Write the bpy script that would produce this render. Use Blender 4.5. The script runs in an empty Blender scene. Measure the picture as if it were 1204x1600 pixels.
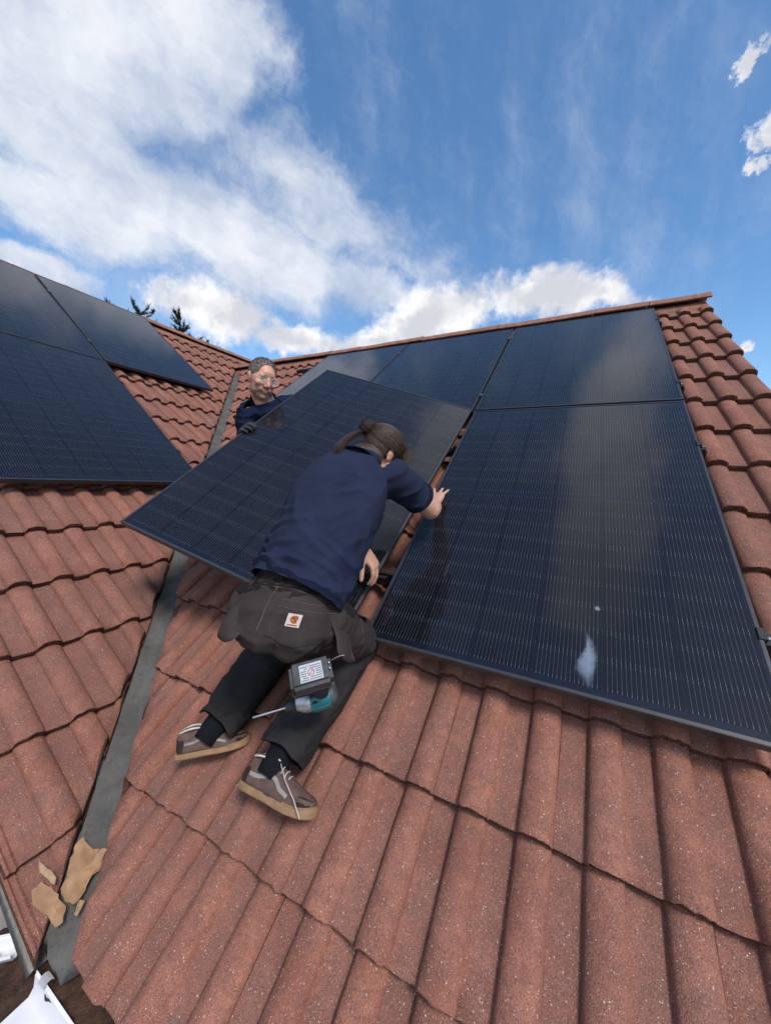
import bpy, bmesh, math, random
import numpy as np
from mathutils import Vector, Matrix, Quaternion, noise
from mathutils.bvhtree import BVHTree

random.seed(7)
SC = bpy.context.scene
COL = SC.collection
AL = 0.65315                      # roof pitch of both wings (37.4 degrees)
CA, SA, TA = math.cos(AL), math.sin(AL), math.tan(AL)

# ------------------------------------------------------------------ camera
cam_d = bpy.data.cameras.new("camera")
cam = bpy.data.objects.new("camera", cam_d)
COL.objects.link(cam)
CR = Vector((0.88704684, 0.45975232, 0.04213903))
CF = Vector((-0.4553385, 0.88628732, -0.0846265))
CU = CR.cross(CF).normalized()
M = Matrix((CR, CU, -CF)).transposed().to_4x4()
M.translation = Vector((0.63764, -1.10816, 0.56788))
cam.matrix_world = M
cam_d.sensor_fit = 'HORIZONTAL'
cam_d.sensor_width = 36.0
cam_d.lens = 16.905
cam_d.clip_start = 0.02
cam_d.clip_end = 4000.0
SC.camera = cam

# ------------------------------------------------------------------ light
SUN_AZ, SUN_EL = math.radians(124.0), math.radians(52.0)      # azimuth clockwise from +Y
SUN_DIR = Vector((math.sin(SUN_AZ) * math.cos(SUN_EL), math.cos(SUN_AZ) * math.cos(SUN_EL), math.sin(SUN_EL)))
sun_d = bpy.data.lights.new("sun", 'SUN')
sun_d.energy = 2.2
sun_d.angle = math.radians(14.0)
sun_d.color = (1.0, 0.95, 0.88)
sun = bpy.data.objects.new("sun", sun_d)
COL.objects.link(sun)
sun.rotation_euler = (-SUN_DIR).to_track_quat('-Z', 'Y').to_euler()
sun.location = SUN_DIR * 30.0

SC.view_settings.view_transform = 'Standard'
SC.view_settings.look = 'None'
SC.view_settings.exposure = 0.58
SC.view_settings.gamma = 1.0
SC.view_settings.use_curve_mapping = False
SC.render.engine = 'CYCLES'
SC.cycles.max_bounces = 5
SC.cycles.diffuse_bounces = 3
SC.cycles.glossy_bounces = 3
SC.cycles.transparent_max_bounces = 6
SC.cycles.use_adaptive_sampling = True
SC.cycles.adaptive_threshold = 0.02
SC.cycles.use_denoising = True


# ------------------------------------------------------------------ node helpers
class NB:
    def __init__(self, tree):
        self.t = tree
        self.n = tree.nodes
        self.l = tree.links

    def new(self, kind, **kw):
        nd = self.n.new(kind)
        for k, v in kw.items():
            setattr(nd, k, v)
        return nd

    def put(self, sock, v):
        if isinstance(v, bpy.types.NodeSocket):
            self.l.new(v, sock)
        elif v is not None:
            sock.default_value = v

    def math(self, op, a, b=None, c=None, clamp=False):
        nd = self.new('ShaderNodeMath', operation=op, use_clamp=clamp)
        for i, v in enumerate((a, b, c)):
            if v is not None:
                self.put(nd.inputs[i], v)
        return nd.outputs[0]

    def vmath(self, op, a, b=None, scale=None):
        nd = self.new('ShaderNodeVectorMath', operation=op)
        self.put(nd.inputs[0], a)
        if b is not None:
            self.put(nd.inputs[1], b)
        if scale is not None:
            self.put(nd.inputs[3], scale)
        return nd.outputs['Value'] if op in ('DOT_PRODUCT', 'LENGTH', 'DISTANCE') else nd.outputs[0]

    def ramp(self, v, lo, hi, smooth=True, a=0.0, b=1.0):
        nd = self.new('ShaderNodeMapRange', interpolation_type='SMOOTHSTEP' if smooth else 'LINEAR')
        self.put(nd.inputs['Value'], v)
        self.put(nd.inputs['From Min'], lo)
        self.put(nd.inputs['From Max'], hi)
        self.put(nd.inputs['To Min'], a)
        self.put(nd.inputs['To Max'], b)
        return nd.outputs[0]

    def noise(self, vec, scale, detail=4.0, rough=0.5, color=False, dist=0.0):
        nd = self.new('ShaderNodeTexNoise')
        self.put(nd.inputs['Vector'], vec)
        nd.inputs['Scale'].default_value = scale
        nd.inputs['Detail'].default_value = detail
        nd.inputs['Roughness'].default_value = rough
        nd.inputs['Distortion'].default_value = dist
        return nd.outputs['Color' if color else 'Fac']

    def mix(self, f, a, b, blend='MIX'):
        nd = self.new('ShaderNodeMix', data_type='RGBA', blend_type=blend)
        self.put(nd.inputs[0], f)
        self.put(nd.inputs[6], a if not isinstance(a, tuple) else (*a, 1.0))
        self.put(nd.inputs[7], b if not isinstance(b, tuple) else (*b, 1.0))
        return nd.outputs[2]

    def sep(self, v):
        nd = self.new('ShaderNodeSeparateXYZ')
        self.put(nd.inputs[0], v)
        return nd.outputs

    def comb(self, x, y, z):
        nd = self.new('ShaderNodeCombineXYZ')
        for i, v in enumerate((x, y, z)):
            self.put(nd.inputs[i], v)
        return nd.outputs[0]


# ------------------------------------------------------------------ sky
world = bpy.data.worlds.new("World")
SC.world = world
world.use_nodes = True
wt = world.node_tree
wt.nodes.clear()
B = NB(wt)
geo = B.new('ShaderNodeTexCoord').outputs['Generated']
dirv = B.vmath('NORMALIZE', geo)
sky = B.new('ShaderNodeTexSky', sky_type='NISHITA')
sky.sun_disc = False
sky.sun_elevation = SUN_EL
sky.sun_rotation = SUN_AZ
sky.altitude = 100.0
sky.air_density = 1.0
sky.dust_density = 0.6
sky.ozone_density = 2.5
hsv = B.new('ShaderNodeHueSaturation')
hsv.inputs['Hue'].default_value = 0.497
hsv.inputs['Saturation'].default_value = 1.17
B.l.new(sky.outputs[0], hsv.inputs['Color'])
SKY_S = 0.135                       # background strength; cloud radiance is given for strength 1
skycol = hsv.outputs[0]

warp = B.vmath('SCALE', B.vmath('SUBTRACT', B.noise(dirv, 3.2, 3, 0.55, color=True), (0.5, 0.5, 0.5)), scale=0.10)
warp2 = B.vmath('SCALE', B.vmath('SUBTRACT', B.noise(dirv, 11.0, 6, 0.66, color=True), (0.5, 0.5, 0.5)), scale=0.06)
dw = B.vmath('ADD', B.vmath('ADD', dirv, warp), warp2)
dfine = B.vmath('ADD', dirv, warp2)
drag = B.vmath('ADD', dfine, B.vmath('SCALE', B.vmath('SUBTRACT', B.noise(dirv, 26.0, 7, 0.68, color=True), (0.5, 0.5, 0.5)), scale=0.075))


def ellipse(vec, c, axis, r1, r2):
    """1 at the centre, 0 on the rim of an ellipse on the sky; axis = long direction."""
    c = Vector(c).normalized()
    t1 = Vector(axis)
    t1 = (t1 - c * t1.dot(c)).normalized()
    t2 = c.cross(t1)
    v = B.vmath('SUBTRACT', vec, tuple(c))
    q = B.comb(B.vmath('DOT_PRODUCT', v, tuple(t1 / r1)), B.vmath('DOT_PRODUCT', v, tuple(t2 / r2)),
               B.vmath('DOT_PRODUCT', v, tuple(c / 0.6)))
    return B.math('SUBTRACT', 1.0, B.vmath('LENGTH', q))


def union(vals, k=0.12):
    o = vals[0]
    for v in vals[1:]:
        o = B.math('SMOOTH_MAX', o, v, k)
    return o


DIAG = (0.36, 0.40, -0.20)           # the way the high veil of cloud is combed
# high soft cloud: the large bank upper left, its veil, patches round the zenith
high = union([
    B.math('ADD', ellipse(dw, (-0.687, 0.339, 0.643), (0.165, 0.124, 0.074), 0.240, 0.115), 0.12),
    B.math('ADD', ellipse(dw, (-0.580, 0.454, 0.677), (0.026, 0.052, -0.015), 0.060, 0.072), 0.05),
    ellipse(dw, (-0.772, 0.348, 0.533), (0.166, 0.263, -0.022), 0.330, 0.085),
    ellipse(dw, (-0.695, 0.523, 0.494), (0.260, 0.269, -0.066), 0.400, 0.080),
    ellipse(dw, (-0.840, 0.294, 0.456), (0.120, 0.247, -0.021), 0.300, 0.060),
    B.math('ADD', ellipse(dw, (-0.46, 0.66, 0.55), (0.20, 0.26, -0.06), 0.36, 0.12), -0.34),
    ellipse(dw, (-0.882, 0.306, 0.358), (0.034, 0.082, 0.003), 0.089, 0.029),
    B.math('ADD', ellipse(dw, (-0.807, 0.118, 0.578), (0.256, 0.180, 0.201), 0.372, 0.149), 0.20),
    B.math('ADD', ellipse(dw, (-0.480, 0.747, 0.460), (0.181, 0.122, -0.066), 0.228, 0.068), -0.20),
    B.math('ADD', ellipse(dfine, (0.07, 0.24, 0.97), (0.05, 1, -0.2), 0.26, 0.085), 0.35),
    ellipse(dw, (0.55, -0.35, 0.78), (1, 0.3, 0), 0.30, 0.18),
    ellipse(dw, (0.80, -0.30, 0.52), (0, 1, 0.2), 0.5, 0.25),
    ellipse(dw, (-0.20, -0.85, 0.50), (1, 0, 0.2), 0.6, 0.25),
    ellipse(dw, (0.55, -0.75, 0.40), (1, 0.3, 0), 0.4, 0.2),
    ellipse(dw, (-0.75, -0.55, 0.40), (1, -0.6, 0), 0.4, 0.2),
])
s1 = Vector(DIAG).normalized()
s2 = Vector((0.70, -0.35, 0.56)); s2 = (s2 - s1 * s2.dot(s1)).normalized()
s3 = s1.cross(s2)
comb_co = B.comb(B.math('MULTIPLY', B.vmath('DOT_PRODUCT', dfine, tuple(s1)), 2.0),
                 B.math('MULTIPLY', B.vmath('DOT_PRODUCT', dfine, tuple(s2)), 6.5),
                 B.math('MULTIPLY', B.vmath('DOT_PRODUCT', dfine, tuple(s3)), 6.5))
streak = B.noise(comb_co, 1.1, 9, 0.64)
puff = B.noise(dfine, 6.0, 10, 0.68)
hv = B.math('ADD', high, B.math('MULTIPLY', B.math('SUBTRACT', streak, 0.5), 1.0))
hv = B.math('ADD', hv, B.math('MULTIPLY', B.math('SUBTRACT', puff, 0.5), 1.5))
high_d = B.math('MULTIPLY', B.ramp(hv, -0.28, 0.50), 0.94)
# faint wisps everywhere
fan_co = B.comb(B.math('MULTIPLY', B.vmath('DOT_PRODUCT', dfine, (0.0, 0.55, -0.83)), 2.2), B.math('MULTIPLY', B.vmath('DOT_PRODUCT', dfine, (1.0, 0.0, 0.0)), 9.0), B.math('MULTIPLY', B.vmath('DOT_PRODUCT', dfine, (0.0, 0.83, 0.55)), 9.0))
wisp = B.math('MULTIPLY', B.ramp(B.math('ADD', B.math('MULTIPLY', B.noise(comb_co, 0.8, 8, 0.66), 0.5), B.math('MULTIPLY', B.noise(fan_co, 0.9, 8, 0.62), 0.5)), 0.46, 0.76), 0.42)
high_d = B.math('MAXIMUM', high_d, wisp)
# low heaps of cumulus with crisp heads
low = union([
    ellipse(dfine, (-0.739, 0.572, 0.356), (0.101, 0.116, -0.010), 0.154, 0.064),
    ellipse(dfine, (-0.618, 0.712, 0.334), (0.112, 0.086, -0.005), 0.141, 0.038),
    ellipse(dfine, (-0.326, 0.854, 0.404), (0.156, 0.035, 0.020), 0.162, 0.063),
    ellipse(dfine, (-0.090, 0.897, 0.433), (0.134, 0.010, -0.015), 0.136, 0.056),
    ellipse(dfine, (0.015, 0.907, 0.421), (0.093, 0.010, -0.036), 0.100, 0.038),
    ellipse(dfine, (-0.447, 0.823, 0.350), (0.146, 0.057, 0.018), 0.158, 0.035),
    ellipse(drag, (0.190, 0.748, 0.636), (0.006, -0.013, 0.013), 0.020, 0.012),
    ellipse(drag, (0.227, 0.797, 0.560), (0.007, -0.012, 0.014), 0.022, 0.024),
    ellipse(drag, (0.222, 0.820, 0.527), (0.015, -0.004, -0.001), 0.016, 0.015),
    ellipse(dfine, (0.267, 0.923, 0.278), (0.015, -0.004, -0.001), 0.015, 0.012),
    ellipse(dfine, (-0.93, 0.25, 0.27), (0.5, 1, 0), 0.22, 0.07),
    ellipse(dfine, (0.75, 0.62, 0.22), (1, -1, 0), 0.30, 0.09),
    ellipse(dfine, (0.98, -0.10, 0.18), (0, 1, 0), 0.35, 0.09),
    ellipse(dfine, (0.10, -0.97, 0.2), (1, 0, 0), 0.40, 0.10),
    ellipse(dfine, (-0.98, -0.2, 0.2), (0, 1, 0), 0.35, 0.09),
], 0.06)
billow = B.noise(dfine, 14.0, 8, 0.58)
lv = B.math('ADD', low, B.math('MULTIPLY', B.math('SUBTRACT', billow, 0.5), 1.25))
lv = B.math('ADD', lv, B.math('MULTIPLY', B.math('SUBTRACT', B.noise(dirv, 40.0, 5, 0.55), 0.5), 0.8))
low_d = B.ramp(lv, -0.14, 0.55)
# brightness inside the clouds
shade_h = B.ramp(B.math('ADD', B.math('MULTIPLY', B.noise(B.vmath('ADD', dfine, (0.03, 0.03, 0.05)), 4.5, 9, 0.60), 0.65), B.math('MULTIPLY', streak, 0.35)), 0.38, 0.66)
col_h = B.mix(shade_h, (0.320, 0.378, 0.49), (0.63, 0.645, 0.68))
shade_l = B.ramp(B.math('ADD', B.noise(B.vmath('ADD', dfine, (0.01, 0.01, 0.03)), 10.0, 6, 0.55), B.math('MULTIPLY', low, -0.22)), 0.30, 0.58)
col_l = B.mix(shade_l, (0.45, 0.465, 0.51), (0.72, 0.715, 0.71))
cl = B.mix(high_d, skycol, B.vmath('SCALE', col_h, scale=1.0 / SKY_S))
cl = B.mix(low_d, cl, B.vmath('SCALE', col_l, scale=1.0 / SKY_S))
bg = B.new('ShaderNodeBackground')
B.l.new(cl, bg.inputs[0])
bg.inputs[1].default_value = SKY_S
B.l.new(bg.outputs[0], B.new('ShaderNodeOutputWorld').inputs[0])
world.cycles.sampling_method = 'MANUAL'
world.cycles.sample_map_resolution = 512


# ------------------------------------------------------------------ materials
def mat(name):
    m = bpy.data.materials.new(name)
    m.use_nodes = True
    m.node_tree.nodes.clear()
    b = NB(m.node_tree)
    p = b.new('ShaderNodeBsdfPrincipled')
    o = b.new('ShaderNodeOutputMaterial')
    b.l.new(p.outputs[0], o.inputs[0])
    return m, b, p


def bump(b, p, h, strength, dist=0.002):
    nd = b.new('ShaderNodeBump')
    nd.inputs['Strength'].default_value = strength
    nd.inputs['Distance'].default_value = dist
    b.put(nd.inputs['Height'], h)
    b.l.new(nd.outputs[0], p.inputs['Normal'])


def objco(b, spread=37.0):
    """object coordinates pushed apart by the object's random number"""
    tc = b.new('ShaderNodeTexCoord').outputs['Object']
    oi = b.new('ShaderNodeObjectInfo')
    rnd = oi.outputs['Random']
    return b.vmath('ADD', tc, b.vmath('SCALE', (spread, spread * 0.7, spread * 1.3), scale=rnd)), rnd, tc


def simple(name, col, rough=0.6, metal=0.0, var=0.15, scale=40.0, bmp=0.2, spec=0.5, bscale=None, sheen=0.0):
    m, b, p = mat(name)
    co, rnd, _ = objco(b)
    n = b.noise(co, scale, 5, 0.6)
    c2 = tuple(max(0.0, c * (1 - var)) for c in col)
    c3 = tuple(min(1.0, c * (1 + var)) for c in col)
    b.put(p.inputs['Base Color'], b.mix(b.ramp(n, 0.3, 0.7), c2, c3))
    p.inputs['Roughness'].default_value = rough
    p.inputs['Metallic'].default_value = metal
    p.inputs['Specular IOR Level'].default_value = spec
    if sheen:
        p.inputs['Sheen Weight'].default_value = sheen
        p.inputs['Sheen Roughness'].default_value = 0.6
    if bmp:
        bump(b, p, b.noise(co, bscale or scale * 6, 3, 0.6), bmp, 0.001)
    return m


def tile_material():
    m, b, p = mat("weathered red concrete tile")
    co, rnd, tc = objco(b)
    big = b.noise(co, 6.0, 4, 0.6)
    mid = b.noise(co, 38.0, 5, 0.65)
    base = b.mix(b.ramp(big, 0.28, 0.72), (0.290, 0.104, 0.067), (0.465, 0.194, 0.132))
    base = b.mix(b.math('MULTIPLY', b.ramp(mid, 0.35, 0.70), 0.70), base, (0.200, 0.088, 0.069))
    # tile to tile: some greyer, some browner
    r2 = b.math('FRACT', b.math('MULTIPLY', rnd, 17.3))
    base = b.mix(b.math('MULTIPLY', rnd, 0.45), base, (0.200, 0.108, 0.090))
    base = b.mix(b.math('MULTIPLY', r2, 0.30), base, (0.365, 0.142, 0.094))
    # purple grey bloom and brown algae in patches
    pat = b.ramp(b.noise(co, 11.0, 6, 0.7), 0.50, 0.74)
    base = b.mix(b.math('MULTIPLY', pat, 0.50), base, (0.175, 0.112, 0.102))
    alg = b.ramp(b.noise(b.vmath('MULTIPLY', co, (1.0, 0.28, 1.0)), 24.0, 5, 0.7), 0.56, 0.72)
    base = b.mix(b.math('MULTIPLY', alg, 0.45), base, (0.150, 0.085, 0.064))
    # darker streak in the channel left of each roll, broken and uneven
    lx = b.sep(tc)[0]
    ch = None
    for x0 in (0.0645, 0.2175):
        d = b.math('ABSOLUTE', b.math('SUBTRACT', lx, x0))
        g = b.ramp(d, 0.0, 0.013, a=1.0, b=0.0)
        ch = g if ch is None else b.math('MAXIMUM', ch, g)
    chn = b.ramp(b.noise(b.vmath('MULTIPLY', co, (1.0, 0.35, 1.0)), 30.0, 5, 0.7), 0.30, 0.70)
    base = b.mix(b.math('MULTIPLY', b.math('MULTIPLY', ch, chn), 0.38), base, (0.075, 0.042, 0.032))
    # silt lies greyer in the pans than on the washed rolls
    pan = b.math('MAXIMUM', b.ramp(b.math('ABSOLUTE', b.math('SUBTRACT', lx, 0.035)), 0.022, 0.040, a=1.0, b=0.0), b.ramp(b.math('ABSOLUTE', b.math('SUBTRACT', lx, 0.190)), 0.018, 0.036, a=1.0, b=0.0))
    base = b.mix(b.math('MULTIPLY', pan, b.ramp(b.noise(co, 18.0, 5, 0.65), 0.30, 0.70, a=0.10, b=0.55)), base, (0.205, 0.115, 0.098))
    # lichen
    lich = b.ramp(b.noise(co, 46.0, 5, 0.6), 0.69, 0.74)
    base = b.mix(b.math('MULTIPLY', lich, b.math('MULTIPLY', r2, 0.5)), base, (0.36, 0.30, 0.22))
    # fine dark pitting
    pit = b.noise(co, 420.0, 2, 0.5)
    base = b.mix(b.math('MULTIPLY', b.ramp(pit, 0.48, 0.66), 0.70), base, (0.095, 0.047, 0.038))
    # quartz grit laid bare by the weather
    grit_h = None
    for sc, thr, colr, amt in ((340.0, 0.74, (0.62, 0.44, 0.37), 0.7), (230.0, 0.92, (0.70, 0.58, 0.51), 0.8), (520.0, 0.52, (0.52, 0.29, 0.22), 0.75)):
        v = b.new('ShaderNodeTexVoronoi', feature='F1')
        b.put(v.inputs['Vector'], co)
        v.inputs['Scale'].default_value = sc
        sx = b.sep(v.outputs['Color'])
        pick = b.math('GREATER_THAN', b.math('ADD', sx[0], b.math('MULTIPLY', b.math('SUBTRACT', mid, 0.5), 0.35)), thr)
        size = b.math('ADD', 0.14, b.math('MULTIPLY', sx[1], 0.26))
        spot = b.math('MULTIPLY', pick, b.math('LESS_THAN', v.outputs['Distance'], size))
        base = b.mix(b.math('MULTIPLY', spot, amt), base, colr)
        grit_h = spot if grit_h is None else b.math('ADD', grit_h, spot)
    # scuffs
    scuff = b.math('MULTIPLY', b.ramp(b.noise(co, 16.0, 6, 0.75), 0.70, 0.80), b.ramp(pit, 0.40, 0.60))
    base = b.mix(b.math('MULTIPLY', scuff, 0.45), base, (0.50, 0.40, 0.37))
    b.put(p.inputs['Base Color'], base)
    p.inputs['Roughness'].default_value = 0.92
    p.inputs['Specular IOR Level'].default_value = 0.25
    h = b.math('ADD', b.math('MULTIPLY', grit_h, 0.25), b.math('ADD', b.math('MULTIPLY', pit, 0.7), mid))
    bump(b, p, h, 1.0, 0.0045)
    return m


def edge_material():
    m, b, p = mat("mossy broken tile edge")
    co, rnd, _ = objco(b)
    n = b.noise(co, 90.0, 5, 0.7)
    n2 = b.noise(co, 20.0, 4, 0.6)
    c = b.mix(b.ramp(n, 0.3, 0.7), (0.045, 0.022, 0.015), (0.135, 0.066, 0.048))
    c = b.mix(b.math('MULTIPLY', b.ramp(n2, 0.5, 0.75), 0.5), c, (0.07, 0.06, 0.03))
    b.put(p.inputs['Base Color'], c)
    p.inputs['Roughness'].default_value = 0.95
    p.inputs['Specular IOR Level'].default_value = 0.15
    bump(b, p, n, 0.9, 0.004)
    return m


def ridge_material():
    m, b, p = mat("lichened ridge tile")
    co, rnd, _ = objco(b)
    n = b.noise(co, 14.0, 6, 0.65)
    c = b.mix(b.ramp(n, 0.3, 0.7), (0.20, 0.080, 0.052), (0.34, 0.150, 0.100))
    c = b.mix(b.math('MULTIPLY', b.ramp(b.noise(co, 22.0, 6, 0.7), 0.45, 0.68), 0.75), c, (0.17, 0.125, 0.075))
    c = b.mix(b.math('MULTIPLY', b.ramp(b.noise(co, 60.0, 4, 0.7), 0.62, 0.72), 0.8), c, (0.44, 0.40, 0.33))
    b.put(p.inputs['Base Color'], c)
    p.inputs['Roughness'].default_value = 0.95
    bump(b, p, b.noise(co, 120.0, 4, 0.7), 0.7, 0.004)
    return m


def cell_material():
    """dark silicon under textured glass with sixteen fine silver wires along each cell"""
    m, b, p = mat("solar cell glass")
    tc = b.new('ShaderNodeTexCoord').outputs['Object']
    rnd = b.new('ShaderNodeObjectInfo').outputs['Random']
    x, y, z = b.sep(tc)
    k = b.math('MULTIPLY', x, 1.0 / 0.01137)
    fr = b.math('ABSOLUTE', b.math('SUBTRACT', b.math('FRACT', b.math('ADD', k, 100.5)), 0.5))
    endm = b.ramp(b.math('ABSOLUTE', y), 0.030, 0.044)
    wn = b.noise(b.vmath('MULTIPLY', tc, (90.0, 160.0, 1.0)), 1.0, 2, 0.5)
    halfw = b.math('ADD', 0.030, b.math('MULTIPLY', endm, b.math('MULTIPLY', wn, 0.034)))
    wire = b.math('LESS_THAN', fr, halfw)
    cellc = b.mix(rnd, (0.0026, 0.0031, 0.0055), (0.0044, 0.0052, 0.0090))
    n = b.noise(tc, 30.0, 3, 0.5)
    cellc = b.mix(b.math('MULTIPLY', b.ramp(n, 0.4, 0.8), 0.4), cellc, (0.006, 0.0072, 0.0125))
    col = b.mix(wire, cellc, b.mix(b.math('MULTIPLY', endm, wn), (0.080, 0.083, 0.092), (0.19, 0.197, 0.21)))
    b.put(p.inputs['Base Color'], col)
    p.inputs['Roughness'].default_value = 0.62
    p.inputs['Specular IOR Level'].default_value = 0.06
    p.inputs['Coat Weight'].default_value = 1.0
    p.inputs['Coat IOR'].default_value = 1.42      # anti-reflective solar glass
    dirt = b.noise(b.new('ShaderNodeNewGeometry').outputs['Position'], 9.0, 5, 0.65)
    b.put(p.inputs['Coat Roughness'], b.ramp(dirt, 0.3, 0.75, a=0.045, b=0.10))
    return m


def glass_material():
    m, b, p = mat("black backsheet under glass")
    co, rnd, _ = objco(b)
    b.put(p.inputs['Base Color'], b.mix(b.noise(co, 25.0, 3, 0.5), (0.004, 0.006, 0.013), (0.008, 0.011, 0.022)))
    p.inputs['Roughness'].default_value = 0.5
    p.inputs['Coat Weight'].default_value = 1.0
    p.inputs['Coat Roughness'].default_value = 0.08
    p.inputs['Coat IOR'].default_value = 1.42
    p.inputs['Specular IOR Level'].default_value = 0.06
    return m


def smudge_material(col, lo, hi, scale=45.0, amt=0.6):
    m, b, p = mat("dried smear")
    co, rnd, tc = objco(b)
    x, y, z = b.sep(tc)
    n = b.noise(co, scale, 6, 0.7)
    n2 = b.noise(co, scale * 7, 3, 0.6)
    rim = b.new('ShaderNodeAttribute')
    rim.attribute_name = "fade"
    a = b.math('MULTIPLY', b.ramp(b.math('ADD', b.math('MULTIPLY', n, 0.8), b.math('MULTIPLY', rim.outputs['Fac'], 0.6)), lo, hi), b.ramp(n2, 0.25, 0.7, a=0.85))
    b.put(p.inputs['Base Color'], col + (1.0,))
    p.inputs['Roughness'].default_value = 0.8
    b.put(p.inputs['Alpha'], b.math('MULTIPLY', a, b.math('MULTIPLY', b.ramp(rim.outputs['Fac'], 0.0, 0.35), amt)))
    return m


def lead_material():
    m, b, p = mat("grey lead with grit")
    tc = b.new('ShaderNodeTexCoord').outputs['Object']
    n = b.noise(tc, 8.0, 6, 0.65)
    c = b.mix(b.ramp(n, 0.3, 0.7), (0.160, 0.154, 0.146), (0.250, 0.243, 0.233))
    c = b.mix(b.math('MULTIPLY', b.ramp(b.noise(tc, 34.0, 5, 0.7), 0.5, 0.75), 0.6), c, (0.090, 0.090, 0.092))
    sp = b.ramp(b.noise(tc, 300.0, 2, 0.5), 0.64, 0.72)
    c = b.mix(b.math('MULTIPLY', sp, 0.6), c, (0.42, 0.40, 0.38))
    rust = b.ramp(b.noise(tc, 5.0, 4, 0.6), 0.58, 0.75)
    c = b.mix(b.math('MULTIPLY', rust, 0.35), c, (0.13, 0.075, 0.05))
    b.put(p.inputs['Base Color'], c)
    p.inputs['Roughness'].default_value = 0.88
    p.inputs['Specular IOR Level'].default_value = 0.25
    bump(b, p, b.math('ADD', b.noise(tc, 160.0, 4, 0.7), n), 0.5, 0.003)
    return m


def cloth(name, col, col2, weave=900.0, fade=0.5, rough=0.95):
    m, b, p = mat(name)
    tc = b.new('ShaderNodeTexCoord').outputs['Object']
    n = b.noise(tc, 9.0, 5, 0.65)
    c = b.mix(b.math('MULTIPLY', b.ramp(n, 0.35, 0.75), fade), col, col2)
    w = b.noise(tc, weave, 2, 0.5)
    c = b.mix(b.math('MULTIPLY', b.ramp(w, 0.45, 0.7), 0.25), c, tuple(v * 1.8 for v in col2))
    b.put(p.inputs['Base Color'], c)
    p.inputs['Roughness'].default_value = rough
    p.inputs['Specular IOR Level'].default_value = 0.15
    bump(b, p, b.math('ADD', b.math('MULTIPLY', w, 0.35), b.noise(tc, 60.0, 4, 0.6)), 0.35, 0.002)
    return m


def skin_material(name, col, red):
    m, b, p = mat(name)
    tc = b.new('ShaderNodeTexCoord').outputs['Object']
    n = b.noise(tc, 26.0, 5, 0.6)
    c = b.mix(b.math('MULTIPLY', b.ramp(n, 0.35, 0.75), 0.6), col, red)
    f = b.noise(tc, 260.0, 3, 0.6)
    c = b.mix(b.math('MULTIPLY', b.ramp(f, 0.5, 0.75), 0.25), c, tuple(v * 0.6 for v in red))
    b.put(p.inputs['Base Color'], c)
    p.inputs['Roughness'].default_value = 0.52
    p.inputs['Subsurface Weight'].default_value = 0.12
    p.inputs['Subsurface Radius'].default_value = (0.012, 0.005, 0.003)
    bump(b, p, b.noise(tc, 420.0, 3, 0.6), 0.25, 0.0008)
    return m


def hair_material(name, dark, light, stretch=(1, 1, 1)):
    m, b, p = mat(name)
    tc = b.new('ShaderNodeTexCoord').outputs['Object']
    n = b.noise(b.vmath('MULTIPLY', tc, stretch), 240.0, 3, 0.6)
    c = b.mix(b.ramp(n, 0.35, 0.7), dark, light)
    b.put(p.inputs['Base Color'], c)
    p.inputs['Roughness'].default_value = 0.5
    bump(b, p, n, 0.8, 0.002)
    return m


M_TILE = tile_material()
M_EDGE = edge_material()
M_RIDGE = ridge_material()
M_CELL = cell_material()
M_BACK = glass_material()
M_FRAME = simple("black anodised frame", (0.030, 0.032, 0.037), 0.38, 0.0, 0.12, 60.0, 0.1)
M_RAIL = simple("black anodised rail", (0.010, 0.010, 0.012), 0.65, 0.0, 0.15, 60.0, 0.1)
M_STEEL = simple("bright steel bolt", (0.62, 0.62, 0.64), 0.25, 1.0, 0.08, 80.0, 0.1)
M_DECK = simple("black roofing underlay", (0.020, 0.016, 0.014), 0.9, 0.0, 0.3, 20.0, 0.3)
M_MORTAR = simple("old cement mortar", (0.19, 0.17, 0.15), 0.95, 0.0, 0.3, 50.0, 0.7)
M_LEAD = lead_material()


# ------------------------------------------------------------------ object helpers
def tag(o, label=None, cat=None, group=None, kind=None):
    for k, v in (("label", label), ("category", cat), ("group", group), ("kind", kind)):
        if v:
            o[k] = v
    return o


def empty(name, loc=(0, 0, 0), rot=None):
    o = bpy.data.objects.new(name, None)
    o.empty_display_size = 0.05
    COL.objects.link(o)
    if rot is not None:
        o.matrix_world = Matrix.Translation(Vector(loc)) @ rot.to_4x4()
    else:
        o.location = loc
    return o


def obj(name, me, mats=None, parent=None, mw=None):
    """link a mesh; the mesh is given in world space unless mw places it (mw is relative to the parent)"""
    o = bpy.data.objects.new(name, me)
    COL.objects.link(o)
    if mats is not None:
        if not isinstance(mats, (list, tuple)):
            mats = [mats]
        if len(me.materials) == 0:
            for mm in mats:
                me.materials.append(mm)
    if parent is not None:
        o.parent = parent
    if mw is not None:
        o.matrix_local = mw
    return o


def world_child(name, me, mats, parent):
    """child mesh whose vertices are in world space"""
    o = obj(name, me, mats, parent)
    o.matrix_parent_inverse = world_of(parent).inverted()
    return o


def world_of(o):
    m = o.matrix_basis.copy()
    while o.parent is not None:
        m = o.parent.matrix_basis @ o.matrix_parent_inverse @ m
        o = o.parent
    return m


def to_mesh(bm, name, smooth=False):
    bmesh.ops.recalc_face_normals(bm, faces=bm.faces)
    me = bpy.data.meshes.new(name)
    bm.to_mesh(me)
    bm.free()
    if smooth:
        for pl in me.polygons:
            pl.use_smooth = True
    return me


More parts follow.
